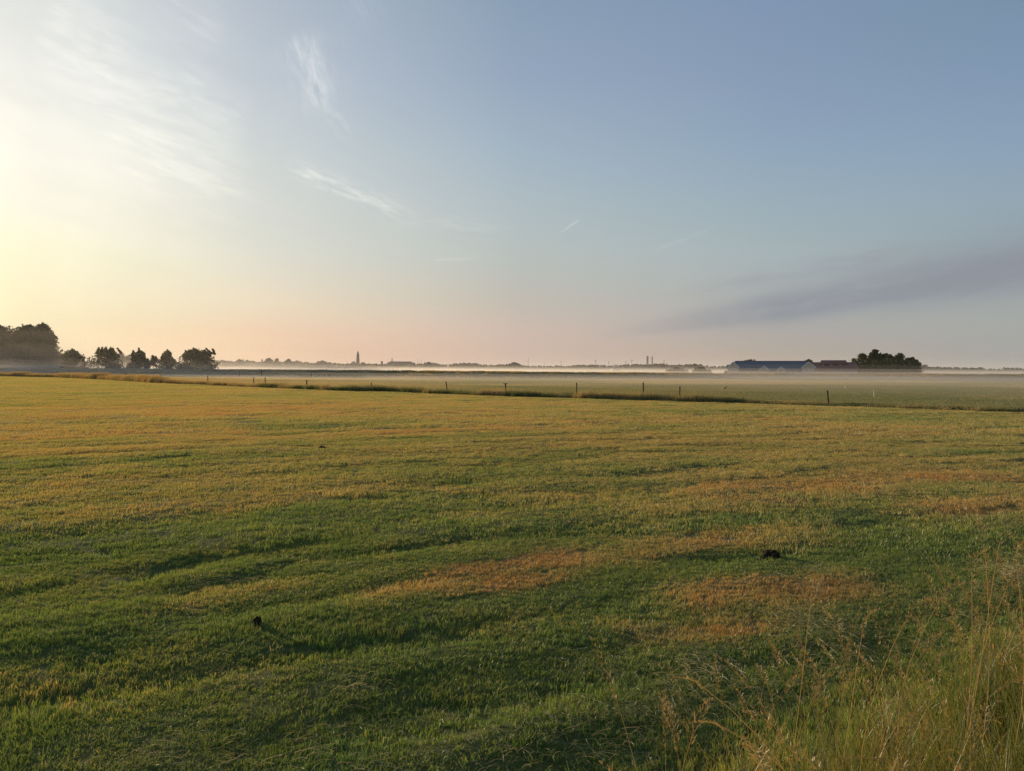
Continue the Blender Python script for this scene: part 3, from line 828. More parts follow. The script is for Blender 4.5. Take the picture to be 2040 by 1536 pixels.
for i, (tp_, bp_, Y, hd, lab) in enumerate(STALKS):
    top = np.array(at(*tp_, Y)); lo = at(*bp_, Y)
    bx, by = lo.x, Y + 0.05; bz = float(height(bx, by))
    q = (top[2] - bz) / max(top[2] - lo.z, 0.05)
    bx = top[0] + (lo.x - top[0]) * q; bz = float(height(bx, by))
    vs, fs, tpp, br = [], [], [], []
    g = np.random.default_rng(40 + i)
    stalk_into(vs, fs, tpp, br, (0, 0, 0), (top[0] - bx, top[1] - by, top[2] - bz), 0.75, g, hd, 0.0038, 1.0)
    nv = len(vs)
    me = mesh_np('grass_stalk', np.array(vs), np.array(fs), {'tip': tpp, 'brnd': br, 'dry': np.full(nv, 0.5), 'lush': np.zeros(nv), 'rnd': np.full(nv, 0.8)})
    if i == 0: M_STALK = leafy('stalk', (0.16, 0.17, 0.05), (0.13, 0.15, 0.05), (0.36, 0.25, 0.11), (0.44, 0.34, 0.17), 0.4, instanced=False)
    o = link('grass_stalk', me, None, M_STALK); o.location = (bx, by, bz)
    tag(o, lab, 'grass stalk', 'flowering grass stalks on the roadside verge')

# ------------------------------------------------------------------ clods and molehills
def clod(px, py, w, h, lab, seed):
    x, y = ground_at(px, py); z = float(height(x, y))
    bm = bmesh.new(); bmesh.ops.create_icosphere(bm, subdivisions=4, radius=1)
    g = np.random.default_rng(seed)
    for v in bm.verts:
        n = float(fbm(v.co.x * 2.4 + seed, v.co.y * 2.4 + v.co.z * 1.7, seed)) - 0.5
        m_ = float(fbm(v.co.x * 7 + seed, v.co.y * 7 + v.co.z * 5, seed + 3)) - 0.5
        k = 1 + 0.8 * n + 0.6 * m_
        v.co = Vector((v.co.x * w * k, v.co.y * w * 0.8 * k, v.co.z * h * k + h * 0.35))
    me = bpy.data.meshes.new('molehill'); bm.to_mesh(me); bm.free()
    o = link('molehill', me, None, M_EARTH); o.location = (x, y, z)
    return tag(o, lab, 'molehill', 'dark earth mounds in the mown field')


clod(1537, 1113, 0.105, 0.10, 'broad dark molehill at the end of a dark track, beyond the orange patch', 1)
clod(513, 1252, 0.036, 0.060, 'small upright dark clod of earth in the green grass', 2)
clod(642, 893, 0.11, 0.055, 'flat dark molehill, the farthest one out in the golden field', 3)

# ------------------------------------------------------------------ fence posts
def post(px, ytop, off, lab, grp, lean=0.0, rad=0.045, arm=False, mat_=M_WOOD, Y=None, name='fence_post', cat='fence post'):
    if Y is None:
        a = math.tan(math.atan2(ray(px, 745)[0], ray(px, 745)[1]))
        yy = np.linspace(30, 300, 2701); e_ = polydist(a * yy, yy, EDGE); Y = float(yy[np.argmin(np.abs(e_ - off))])
    top = at(px, ytop, Y); z0 = float(height(top.x, Y)) ; h = top.z - z0
    mb = MB(); g = random.Random(int(px))
    P = [(0, 0, -0.25)] + [(lean * q * h + g.uniform(-.008, .008), 0, h * q) for q in (0.15, 0.4, 0.7, 0.96)] + [(lean * h, 0, h)]
    mb.tube(P, [rad * 1.05, rad * 1.02, rad, rad * 0.98, rad * 0.96, rad * 0.6], 8)
    o = mb.build(name, mat_); o.location = (top.x - lean * h, Y, z0)
    tag(o, lab, cat, grp)
    if mat_ is M_WOOD and rad > 0.03:
        ib = MB(); ib.tube([(lean * h * .9 - rad, -0.02, h * 0.9), (lean * h * .9 - rad - 0.06, -0.03, h * 0.9 + 0.01)], [0.018, 0.024], 6); ib.build('insulator', M_BLACK, o)
    if arm:
        ab = MB(); ab.box((lean * h - 0.26, -0.025, h * 0.93 - 0.02), (lean * h + 0.24, 0.025, h * 0.93 + 0.02)); ab.build('crossbar', M_WOOD, o)
        bb = MB(); bb.box((lean * h - 0.20, -0.02, h * 0.22), (lean * h - rad, 0.02, h * 0.22 + 0.03)); bb.build('bracket', M_WOOD, o)
    return o


FP = 'wooden fence posts along the ditch'
post(249.5, 743.5, 3.0, 'short dark fence post in the dry tall grass below the leftmost pointed tree', FP, 0.0, 0.06)
post(320.7, 746.5, 2.6, 'dark fence post standing under the small spiky tree', FP, 0.0, 0.07)
post(414, 749, 2.4, 'dark fence post standing under the right end of the tree row', FP, 0.0, 0.065)
post(505.5, 751.5, 2.2, 'dark fence post, left one of the two that stand close together', FP, 0.0, 0.06)
post(528.3, 751.5, 2.2, 'dark fence post, right one of the two that stand close together', FP, 0.02, 0.055)
post(611, 757, 2.0, 'thick short fence post below the flat-topped block on the skyline', FP, 0.0, 0.07)
post(740, 762, 1.9, 'fence post half sunk in tall grass, right of the church tower', FP, 0.0, 0.055)
post(888.5, 760.5, 1.9, 'fence post leaning left beside a rusty tuft of grass', FP, -0.14, 0.055)
post(1007, 763, 1.8, 'fence post with a short crossbar at its top', FP, 0.0, 0.055, True)
post(1149, 762, 1.7, 'slim fence post rising from the thickest clump of weeds', FP, 0.0, 0.045)
post(1281.7, 761.5, 1.7, 'fence post in front of the twin stacks on the horizon', FP, 0.0, 0.05)
post(1354.5, 770, 1.6, 'fence post at the right end of the high weeds', FP, 0.01, 0.05)
post(1648.5, 777.5, 1.5, 'dark leaning fence post standing alone in front of the farmhouse', FP, -0.10, 0.055)
GP = 'distant posts at the foot of the dike'
post(114, 737.5, 0, 'faint distant post below the gap beside the big wood', GP, 0, 0.08, Y=262)
post(477, 739.5, 0, 'faint distant post left of the small domed turret', GP, 0, 0.07, Y=226)
post(521, 740, 0, 'thicker faint distant post right below the small domed turret', GP, 0, 0.10, Y=221)
post(620, 742.3, 0, 'faint distant post below the flat-topped block', GP, 0, 0.09, Y=210)
post(1127, 745.3, 0, 'faint distant stub of a post near the middle of the dike', GP, 0, 0.09, Y=214)
WP = 'thin white stakes in the meadow'
post(1740, 776, 0, 'thin white stake leaning in the near meadow right of the dark post', WP, -0.10, 0.022, mat_=M_WHITE, Y=68, name='fence_stake', cat='fence stake')
post(1683.7, 767.5, 0, 'faint white stake farther out in the misty meadow', WP, 0.0, 0.03, mat_=M_WHITE, Y=100, name='fence_stake', cat='fence stake')

# ------------------------------------------------------------------ birds in the meadow
def bird(px, py, h, rz, lab):
    x, y = ground_at(px, py); z = float(height(x, y))
    root = empty('bird', (x, y, z), rz)
    me = bpy.data.meshes.new('body')
    pts = [(0, 0, .55), (0, -.22, .62), (0, -.34, .86), (0, -.42, .93), (0, .28, .42), (0, .58, .28)]
    me.from_pydata([Vector(p) * h for p in pts], [(0, 1), (1, 2), (2, 3), (0, 4), (4, 5)], [])
    o = link('body', me, root, M_FEATHER)
    sk = o.modifiers.new('skin', 'SKIN')
    for v, r_ in zip(me.skin_vertices[0].data, (.21, .19, .11, .10, .15, .05)): v.radius = (r_ * h * 0.9, r_ * h)
    me.skin_vertices[0].data[0].use_root = True
    o.modifiers.new('sub', 'SUBSURF').levels = 2
    o.modifiers['sub'].render_levels = 2
    mb = MB(); mb.tube([Vector((0, -.46, .93)) * h, Vector((0, -.66, .90)) * h], [.05 * h, .008 * h], 6); mb.build('beak', M_BLACK, root)
    for s in (-1, 1):
        mb = MB(); mb.tube([Vector((s * .09, .02, .45)) * h, Vector((s * .1, .05, .2)) * h, Vector((s * .1, 0, -.05)) * h], [.04 * h, .02 * h, .02 * h], 5); mb.build('leg', M_BLACK, root)
    tag(root, lab, 'bird', 'birds standing in the meadow')


bird(1445, 776.5, 0.42, 0.9, 'dark bird standing upright in the meadow left of the dark lone post')
bird(1598, 779.5, 0.24, -0.8, 'small dark bird crouching in the meadow just left of the lone post')

# ------------------------------------------------------------------ trees
def leaf_cards(C, Rr, per, size, g, squash=0.9):
    """leaf-clump faces spread through clusters at C with radii Rr"""
    n = len(C) * per
    c = np.repeat(C, per, 0); rr = np.repeat(Rr, per)
    d = g.normal(0, 1, (n, 3)); d /= np.linalg.norm(d, axis=1)[:, None]
    p = c + d * (rr * g.random(n) ** 0.45)[:, None] * np.array((1, 1, squash))
    u = g.normal(0, 1, (n, 3)); u /= np.linalg.norm(u, axis=1)[:, None]
    w = np.cross(u, g.normal(0, 1, (n, 3))); w /= np.linalg.norm(w, axis=1)[:, None]
    s = (size * g.uniform(0.55, 1.35, n))[:, None]
    nrm = np.cross(u, w) * s * 0.2
    v = np.stack([p - u * s, p - w * s * 0.55 + nrm, p + u * s, p + w * s * 0.55 + nrm], 1).reshape(-1, 3)
    f = np.arange(n * 4).reshape(-1, 4)
    b = np.repeat(np.clip(g.normal(0.5, 0.25, n) + np.repeat(g.normal(0, 0.2, len(C)), per), 0, 1), 4)
    return v, f, b


def tree(loc, h, w, lab, grp, seed, prof='round', leaf=None, size=0.42, base=0.25, n_cl=46, per=46, name='tree', cat='tree', spikes=0, lop=0.0):
    g = np.random.default_rng(seed)
    root = empty(name, loc); C, Rr = [], []
    for i in range(n_cl):
        q = g.random() ** 0.85; z = base + (1 - base) * q
        if prof == 'round': rr = math.sqrt(max(0.02, 1 - (2 * q - 0.85) ** 2 * 0.95))
        elif prof == 'bush': rr = (1 - q ** 2.6) ** 0.7
        else: rr = (1 - q) ** 0.75 + 0.08
        a = g.uniform(0, 6.28); r_ = rr * math.sqrt(g.random()) * w * 0.44
        C.append((math.cos(a) * r_ + lop * q * w, math.sin(a) * r_, z * h * 0.93)); Rr.append(g.uniform(0.09, 0.17) * w * (0.6 + 0.5 * rr))
    for i in range(spikes):
        a = g.uniform(0, 6.28); r_ = g.uniform(0.02, 0.36) * w; zt = g.uniform(0.84, 1.06) * h
        for k in range(5):
            C.append((math.cos(a) * r_ * (1 + .06 * k) + 0.006 * h * (4 - k) * (a - 3), math.sin(a) * r_, zt - 0.045 * h * k)); Rr.append(0.010 * h * (1.2 + 0.9 * k))
    C = np.array(C); Rr = np.array(Rr)
    C[:, 2] = np.maximum(C[:, 2], Rr * 0.5)
    v, f, b = leaf_cards(C, Rr, per, size, g)
    v[:, 2] = np.maximum(v[:, 2], 0.02)
    me = mesh_np('crown', v, f, {'brnd': b}); link('crown', me, root, leaf or M_LEAF)
    mb = MB(); tr = 0.022 * h + 0.05
    mb.tube([(0, 0, -0.3), (0.02 * h, 0, 0.15 * h), (-0.01 * h, 0.01 * h, 0.38 * h), (0.01 * h, 0, 0.62 * h)], [tr * 1.3, tr, tr * 0.75, tr * 0.4], 7)
    for i in g.choice(len(C), min(9, len(C)), replace=False):
        e = Vector(C[i]); s = Vector((0, 0, min(0.5 * h, max(0.12 * h, e.z * 0.55))))
        mb.tube([s, s.lerp(e, 0.5) + Vector((0, 0, -0.02 * h)), e], [tr * 0.45, tr * 0.3, tr * 0.1], 5)
    mb.build('trunk', M_BARK, root)
    return tag(root, lab, cat, grp)


def tree_px(x0, x1, ytop, Y, lab, grp, seed, **kw):
    p = at((x0 + x1) / 2, ytop, Y); w = (x1 - x0) / F * Y * 1.14; z0 = float(height(p.x, Y))
    return tree((p.x, Y, z0), p.z - z0, w, lab, grp, seed, **kw)


G1 = 'broadleaf trees of the wood at the left edge'
tree_px(-70, 44, 643, 402, 'broad tree cut by the left edge of the wood, tallest on that side', G1, 1, prof='bush', n_cl=150, per=60, size=0.8, base=0.0)
tree_px(8, 102, 646, 406, 'flat-topped tree in the middle of the dark wood', G1, 2, prof='bush', n_cl=150, per=60, size=0.75, base=0.0)
tree_px(52, 120, 642, 396, 'ragged tree at the right end of the dark wood with sky showing through', G1, 3, prof='bush', n_cl=120, per=46, size=0.8, base=0.0)
tree_px(-170, -40, 640, 410, 'tree of the wood mostly beyond the picture edge', G1, 4, prof='bush', n_cl=100, per=50, size=0.9, base=0.0)
tree_px(66, 128, 690, 388, 'low bush at the foot of the ragged tree', 'low bushes under the wood', 5, prof='bush', n_cl=40, per=40, base=0.0, size=0.4, name='bush', cat='bush')
tree_px(-20, 84, 690, 392, 'low dark undergrowth bush along the front of the wood', 'low bushes under the wood', 6, prof='bush', n_cl=60, per=40, base=0.0, size=0.5, name='bush', cat='bush')
G2 = 'bushy trees in a row on the left'
tree_px(120, 170, 697, 310, 'rounded bushy tree with two thin shoots on top, first right of the wood', G2, 11, prof='bush', leaf=M_WILLOW, base=0.0, n_cl=80, per=46, size=0.43, spikes=4)
tree_px(178, 244, 695, 310, 'bushy tree with a cluster of pointed shoots, second right of the wood', G2, 12, prof='bush', leaf=M_WILLOW, base=0.0, n_cl=80, per=46, size=0.43, spikes=12)
tree_px(258, 298, 697, 312, 'upright tree with a ragged top in the middle of the row', G2, 13, prof='bush', leaf=M_WILLOW, base=0.0, n_cl=84, per=46, size=0.41, spikes=9)
tree_px(290, 320, 707, 314, 'smaller thin-leaved tree leaning on the right of the ragged upright one', G2, 14, prof='bush', leaf=M_WILLOW, base=0.0, n_cl=30, per=34, size=0.38, spikes=5)
tree_px(312, 355, 699, 314, 'small spiky cone-shaped tree between two wider ones', G2, 15, prof='cone', leaf=M_WILLOW, base=0.0, n_cl=84, per=46, size=0.40, spikes=5)
tree_px(352, 428, 697, 312, 'widest dense tree at the right end of the row', G2, 16, prof='bush', leaf=M_WILLOW, base=0.0, n_cl=110, per=50, size=0.45, spikes=14)
tree_px(244, 262, 727, 316, 'low shrub between the second tree and the ragged upright one', 'low bushes in the tree row', 17, prof='bush', leaf=M_WILLOW, base=0.0, n_cl=16, per=30, size=0.31, name='bush', cat='bush')
tree_px(166, 182, 731, 316, 'lowest shrub in the gap left of the pointed-shoots tree', 'low bushes in the tree row', 18, prof='bush', leaf=M_WILLOW, base=0.0, n_cl=12, per=30, size=0.31, name='bush', cat='bush')
G3 = 'pale misty tree clumps behind the row'
tree_px(108, 166, 700, 620, 'flat pale tree clump in the mist behind the rounded bushy tree', G3, 21, base=0.0, n_cl=60, per=40, size=1.3, leaf=M_FARLEAF)
tree_px(205, 262, 705, 640, 'flat pale tree clump in the mist behind the pointed-shoots tree', G3, 22, base=0.0, n_cl=60, per=40, size=1.3, leaf=M_FARLEAF)
tree_px(160, 210, 722, 700, 'lowest pale tree clump in the gap between two bushy trees', G3, 23, base=0.0, n_cl=40, per=36, size=1.3, leaf=M_FARLEAF)
tree_px(330, 360, 716, 640, 'pale tree clump behind the small cone-shaped tree', G3, 24, base=0.0, n_cl=40, per=36, size=1.2, leaf=M_FARLEAF)
G4 = 'trees of the grove right of the farm'
tree_px(1700, 1736, 703, 372, 'airy tree at the left end of the grove', G4, 31, n_cl=40, per=44, size=0.6, base=0.2)
tree_px(1724, 1764, 696, 380, 'tallest dome-shaped tree of the grove', G4, 32, n_cl=100, per=52, size=0.6, base=0.05)
tree_px(1752, 1782, 700, 384, 'narrow tree between the dome-shaped and the wide one in the grove', G4, 33, n_cl=80, per=46, size=0.55, base=0.05)
tree_px(1772, 1814, 703.5, 378, 'wide sloping tree in the right half of the grove', G4, 34, n_cl=100, per=50, size=0.6, base=0.05)
tree_px(1800, 1835, 711, 374, 'low rounded tree at the right end of the grove', G4, 35, n_cl=56, per=46, size=0.6, base=0.0, prof='bush')
tree_px(1692, 1716, 717, 368, 'round bush where the red roof meets the grove', 'bushes round the farm', 36, n_cl=36, per=40, size=0.5, base=0.0, prof='bush', name='bush', cat='bush')
tree_px(1700, 1832, 725, 368, 'long dark undergrowth along the foot of the grove', 'bushes round the farm', 37, n_cl=150, per=40, size=0.6, base=0.0, prof='bush', name='bush', cat='bush')
tree_px(1599, 1622, 714.5, 395, 'boxy treetop behind the right gable of the farmhouse', 'trees behind the farmhouse', 38, n_cl=40, per=46, size=0.6, base=0.3)
tree_px(1474, 1514, 716.5, 398, 'flat treetop showing over the left part of the blue roof', 'trees behind the farmhouse', 39, n_cl=50, per=46, size=0.6, base=0.3)
tree_px(1508, 1526, 717.5, 400, 'small treetop over the blue roof, beside the flat one', 'trees behind the farmhouse', 40, n_cl=26, per=40, size=0.5, base=0.3)
tree_px(1444, 1458, 726, 352, 'small bush against the left gable of the farmhouse', 'bushes round the farm', 41, n_cl=20, per=36, size=0.4, base=0.0, prof='bush', name='bush', cat='bush')
tree_px(1380, 1416, 732, 400, 'dark low hedge-like bush in the mist left of the farmhouse', 'bushes in the mist', 42, n_cl=50, per=40, size=0.5, base=0.0, prof='bush', name='bush', cat='bush')
tree_px(1328, 1370, 734.5, 430, 'faint low bush in the mist, farthest left of the farmhouse', 'bushes in the mist', 43, n_cl=50, per=40, size=0.5, base=0.0, prof='bush', name='bush', cat='bush')

# far woods on the horizon
SKYLINE = [(400, 720), (430, 718), (445, 717), (460, 719.5), (475, 716.5), (490, 717), (500, 718.5), (516, 721), (528, 720), (560, 721), (575, 719), (590, 721.5), (610, 721), (630, 723), (650, 722), (680, 724), (700, 724),
           (740, 724.5), (770, 725), (800, 725.5), (830, 725), (848, 722.5), (868, 723), (880, 726), (900, 725), (922, 723), (945, 723), (960, 726), (985, 727), (1000, 725.5), (1036, 727), (1050, 728), (1065, 729), (1078, 728), (1090, 729), (1105, 728),
           (1130, 728.5), (1150, 727), (1170, 726.5), (1195, 726.5), (1215, 728.5), (1228, 728), (1245, 726.5), (1270, 725), (1290, 726), (1305, 724), (1325, 724.5), (1343, 727), (1360, 726), (1378, 725), (1398, 726), (1405, 729), (1430, 729.5),
           (1460, 729), (1600, 729), (1700, 728), (1830, 725.5), (1846, 727.5), (1853, 731), (1880, 731), (1910, 731.5), (1956, 732.5), (1972, 735), (2005, 735), (2020, 731.5), (2040, 735), (2200, 734), (2500, 733)]
SK = np.array(SKYLINE)
g = np.random.default_rng(77)
Cs, Rs = [], []
for px in np.arange(380, 2300, 2.1):
    Y = 1900 + 500 * vnoise(px / 60.0, 0.0, 7) - 500 * sst(px, 1780, 1900)
    yt = np.interp(px, SK[:, 0], SK[:, 1]) + g.uniform(-0.4, 1.0)
    p = at(px, yt, float(Y)); hgt = max(p.z, 3)
    rr = g.uniform(3.0, 6.5)
    z = hgt - rr * 0.9
    while z > -2:
        Cs.append((p.x + g.normal(0, 2), Y + g.uniform(-10, 25), z)); Rs.append(rr * g.uniform(0.8, 1.15)); z -= rr * 1.0
v, f, b = leaf_cards(np.array(Cs), np.array(Rs), 26, 2.6, g)
o = link('distant_woodland', mesh_np('distant_woodland', v, f, {'brnd': b}), None, M_FARLEAF); tag(o, kind='stuff')
G5 = 'separate crowns on the far skyline'
for i, (x0, x1, yt, lab) in enumerate([(526, 546, 713.5, 'broad domed crown right of the small turret on the skyline'), (543, 559, 713.5, 'domed crown joined to the broad one right of the turret'), (566, 585, 714.5, 'single domed crown left of the first flat-topped block'),
                                       (468, 484, 715.5, 'low wide crown on the skyline, left of the turret'), (1012, 1038, 722.5, 'flat wide crown on the skyline left of the lattice mast'), (846, 862, 721.5, 'crown on the skyline right of the cluster of poles')]):
    tree_px(x0, x1, yt, 1750, lab, G5, 60 + i, base=0.0, n_cl=40, per=40, size=2.2, leaf=M_FARLEAF)

# ------------------------------------------------------------------ the farmhouse
FY = 342.0
def fx(px): return at(px, 730, FY).x
def fz(px, py): return at(px, py, FY).z
fh = empty('farmhouse', (fx(1530), FY, 0), -math.atan2(fx(1530), FY))
tag(fh, 'long brick farmhouse with blue-grey roof and four white-edged gables', 'house')
X0 = fx(1530)
def hx(px): return fx(px) - X0


ridge = fz(1530, 720); eave = fz(1530, 736)
mb = MB(); mb.box((hx(1464), 2.0, 0), (hx(1606), 12.0, eave)); mb.build('wall', M_BRICK, fh)
mid = 7.0
mb = MB(); mb.prism([(0, 0), (0, 0.25), (1, 0.25), (1, 0)], 0, 1); mb = MB()
xa, xb = hx(1465.5), hx(1604.5)
v_ = [(xa, 1.4, eave - 0.25), (xb, 1.4, eave - 0.25), (xb, mid, ridge), (xa, mid, ridge), (xa, 12.6, eave - 0.25), (xb, 12.6, eave - 0.25)]
up_ = [(a, b_, c + 0.22) for a, b_, c in v_]
mb.add(v_ + up_, [(6, 7, 8, 9), (9, 8, 11, 10), (1, 0, 3, 2), (2, 3, 4, 5), (0, 1, 7, 6), (4, 10, 11, 5), (0, 6, 9, 3), (3, 9, 10, 4), (1, 2, 8, 7), (2, 5, 11, 8)])
roof = mb.build('roof', M_SLATE, fh)
mb = MB(); mb.tube([(xa, mid, ridge + 0.22), (xb, mid, ridge + 0.22)], [0.14, 0.14], 6); mb.build('ridge_cap', M_SLATE, roof)


def gable(cx, half, apx, evx, depth, y0, roofmat, wins=(), parent=fh):
    """a cross wing: brick gable wall, tiled roof, white bargeboards"""
    x = hx(cx); w = half / F * FY; za, ze = fz(cx, apx), fz(cx, evx)
    mb = MB(); mb.prism([(x - w * 0.86, 0), (x + w * 0.86, 0), (x + w * 0.86, ze + 0.1), (x, za - 0.32), (x - w * 0.86, ze + 0.1)], y0, y0 + depth); wl = mb.build('gable_wall', M_BRICK, parent)
    k = 0.2
    mb = MB(); mb.prism([(x - w, ze), (x, za), (x + w, ze), (x + w, ze - k), (x, za - k), (x - w, ze - k)], y0 - 0.35, y0 + depth); mb.build('gable_roof', roofmat, parent)
    for s in (-1, 1):
        mb = MB(); mb.prism([(x + s * w * 1.03, ze + 0.02), (x, za + 0.12), (x, za - 0.46), (x + s * w * 1.03, ze - 0.56)], y0 - 0.45, y0 - 0.353); mb.build('bargeboard', M_WHITE, parent)
    for (px0, px1, py0, py1) in wins:
        a, b_ = hx(px0), hx(px1); c, d_ = fz(cx, py1), fz(cx, py0)
        mb = MB(); mb.box((a, y0 - 0.06, c), (b_, y0 - 0.003, d_)); fr = mb.build('window', M_WHITE, wl)
        if b_ - a > 0.5:
            mb = MB(); mb.box((a + 0.12, y0 - 0.075, c + 0.12), (b_ - 0.12, y0 - 0.063, d_ - 0.12)); mb.build('pane', M_GLASS, wl)


gable(1463.7, 12.0, 720.3, 732.0, 12, -1.2, M_SLATE, ((1461.8, 1464.0, 735.2, 740.6), (1467.6, 1470.2, 734.8, 737.2)))
gable(1522.6, 10.0, 728.3, 737.0, 5, -0.6, M_SLATE, ((1520.5, 1524.5, 735.5, 739.5),))
gable(1554.6, 8.2, 730.2, 738.0, 5, -0.6, M_SLATE, ((1552, 1556, 737, 740.5),))
gable(1605.2, 13.2, 721.0, 731.8, 12, -1.2, M_SLATE, ((1600.6, 1603.0, 734.5, 741),))
for px in (1488, 1500, 1538, 1570, 1582):
    mb = MB(); a = hx(px); mb.box((a, 1.93, 1.0), (a + 1.1, 1.997, 2.3)); mb.build('window', M_WHITE, fh)

bn = empty('barn', (fx(1655), FY + 6, 0), -math.atan2(fx(1655), FY)); tag(bn, 'barn with a low red-brown tiled roof raised in the middle, right of the blue roof', 'barn')
BX = fx(1655)
def bx_(px): return fx(px) * (FY + 6) / FY - BX * (FY + 6) / FY
bn.location.x = BX * (FY + 6) / FY
zb = lambda y: at(1655, y, FY + 6).z
mb = MB(); mb.box((bx_(1614), 1.5, 0), (bx_(1703), 11, zb(736))); mb.build('wall', M_BRICK, bn)


def saddle(name, x0, x1, hip, y0, y1, ze, zr, mat_, parent):
    ym = (y0 + y1) / 2; v_ = [(x0, y0, ze), (x1, y0, ze), (x1 - hip, ym, zr), (x0 + hip, ym, zr), (x0, y1, ze), (x1, y1, ze)]
    u_ = [(a, b_, c - 0.2) for a, b_, c in v_]
    mb = MB(); mb.add(v_ + u_, [(0, 1, 2, 3), (3, 2, 5, 4), (0, 3, 4), (1, 5, 2), (7, 6, 9, 8), (8, 9, 10, 11), (0, 6, 7, 1), (4, 5, 11, 10), (0, 4, 10, 9, 6), (1, 7, 8, 11, 5)])
    return mb.build(name, mat_, parent)


rf = saddle('roof', bx_(1609), bx_(1708), 1.6, 0.8, 11.8, zb(736.5), zb(721.2), M_RED, bn)
saddle('raised_roof', bx_(1633), bx_(1687), 1.0, 3.6, 9.0, zb(724.5), zb(717.2), M_RED, bn)
for px in (1638, 1653.5, 1669.5):
    mb = MB(); a = bx_(px); zz = zb(727.2); yy = 0.8 + 5.5 * (zz - zb(736.5)) / (zb(721.2) - zb(736.5))
    mb.add([(a, yy - 0.10, zz), (a + 1.1, yy - 0.10, zz), (a + 1.1, yy + 0.28, zz + 0.30), (a, yy + 0.28, zz + 0.30), (a, yy + 0.02, zz - 0.2), (a + 1.1, yy + 0.02, zz - 0.2), (a + 1.1, yy + 0.4, zz + 0.1), (a, yy + 0.4, zz + 0.1)],
           [(0, 1, 2, 3), (0, 4, 5, 1), (1, 5, 6, 2), (3, 2, 6, 7), (0, 3, 7, 4), (4, 7, 6, 5)]); mb.build('skylight', M_WHITE, rf)

# white gabled house far off
p = at(1228, 728.3, 820); hs_ = empty('white_gabled_house', (p.x, 820, 0)); tag(hs_, 'small white gable peeping out of the mist in front of the far woods', 'house')
w = 9.0 / F * 820; ze = at(1228, 734, 820).z
mb = MB(); mb.prism([(-w * .9, 0), (w * .9, 0), (w * .9, ze), (0, p.z - .6), (-w * .9, ze)], 0, 12); mb.build('wall', M_BRICK, hs_)
mb = MB(); mb.prism([(-w, ze - .3), (0, p.z - .3), (w, ze - .3), (w, ze), (0, p.z), (-w, ze)], -0.3, 12.3); rr_ = mb.build('roof', M_RED, hs_)
for s in (-1, 1):
    mb = MB(); mb.prism([(s * w * 1.03, ze), (0, p.z + .1), (0, p.z - 0.9), (s * w * 1.03, ze - 1.0)], -0.6, -0.303); mb.build('bargeboard', M_WHITE, hs_)
mb = MB(); mb.box((-0.6, 5, p.z - 0.5), (0.6, 6.2, p.z + 1.6)); mb.build('chimney', M_BRICK, rr_)
p = at(828, 733.8, 900); mb = MB(); ww = 5 / F * 900
mb.prism([(-ww, 0), (ww, 0), (ww, p.z), (-ww * 0.2, p.z + 0.9), (-ww, p.z - 0.4)], 0, 5); o = mb.build('white_shed', M_WHITE); o.location = (p.x, 900, 0)
tag(o, 'tiny bright white shed in the mist below the long flat building', 'shed')

# ------------------------------------------------------------------ the town on the horizon
TY = 3400.0
def tz(px, py, Y=TY): return at(px, py, Y).z
ch = empty('church_tower', (at(713, 720, TY).x, TY, 0)); tag(ch, 'tall pale church tower with a stepped octagonal top, highest thing on the skyline', 'church tower')
H = lambda y: tz(713, y)
k = TY / F
mb = MB(); mb.lathe([(3.4 * k, 0), (3.3 * k, H(722)), (3.05 * k, H(713))], 8); mb.build('lower_stage', M_STONE, ch)
mb = MB(); mb.lathe([(2.65 * k, H(713) - .5), (2.5 * k, H(705)), (2.2 * k, H(704))], 8); mb.build('upper_stage', M_STONE, ch)
mb = MB(); mb.lathe([(1.75 * k, H(704) - .5), (1.6 * k, H(702.3)), (0.75 * k, H(701)), (0.9 * k, H(700)), (0.3 * k, H(699)), (0.12 * k, H(697.4))], 8); mb.build('crown_spire', M_SLATE, ch)
for s in (-1, 1):
    mb = MB(); mb.box((s * 1.3 * k - 0.5 * k, -3.0 * k, H(712)), (s * 1.3 * k + 0.5 * k, -2.2 * k, H(707))); mb.build('belfry_opening', M_GLASS, ch)
o = empty('church_nave', (at(702, 720, TY).x, TY + 20, 0)); tag(o, 'low hipped church roof against the left foot of the tall tower', 'church')
mb = MB(); mb.box((-4.6 * k, 0, 0), (4.6 * k, 18, tz(702, 723))); mb.build('wall', M_STONE, o)
saddle('roof', -4.9 * k, 4.9 * k, 8, -0.5, 18.5, tz(702, 723), tz(702, 719.8), M_SLATE, o)


def block(x0, x1, yt, Y, lab, grp, mat_, cap=None, tiers=()):
    xm = (x0 + x1) / 2; o = empty('flat_block', (at(xm, yt, Y).x, Y, 0)); q = Y / F
    w = (x1 - x0) / 2 * q; zt = at(xm, yt, Y).z
    mb = MB(); mb.box((-w, 0, 0), (w, 16, zt)); wl = mb.build('wall', mat_, o)
    mb = MB(); mb.box((-w - 0.5, -0.5, zt), (w + 0.5, 16.5, zt + 0.5 * q)); rf_ = mb.build('roof', M_SLATE, o)
    for a, b_, y in tiers:
        mb = MB(); mb.box(((a - xm) * q, 3, zt + 0.5 * q), ((b_ - xm) * q, 13, at(xm, y, Y).z)); mb.build('plant_room', mat_, rf_)
    nst = max(1, int((zt - 8) / 3.5)); nw = max(3, int(w * 2 / 7))
    for i in range(nst):
        mb = MB(); z = zt - 2.8 - i * 3.5; mb.box((-w + 2, -0.12, z - 0.7), (w - 2, -0.003, z + 0.9)); mb.build('window_band', M_GLASS, wl)
    return tag(o, lab, 'building', grp)


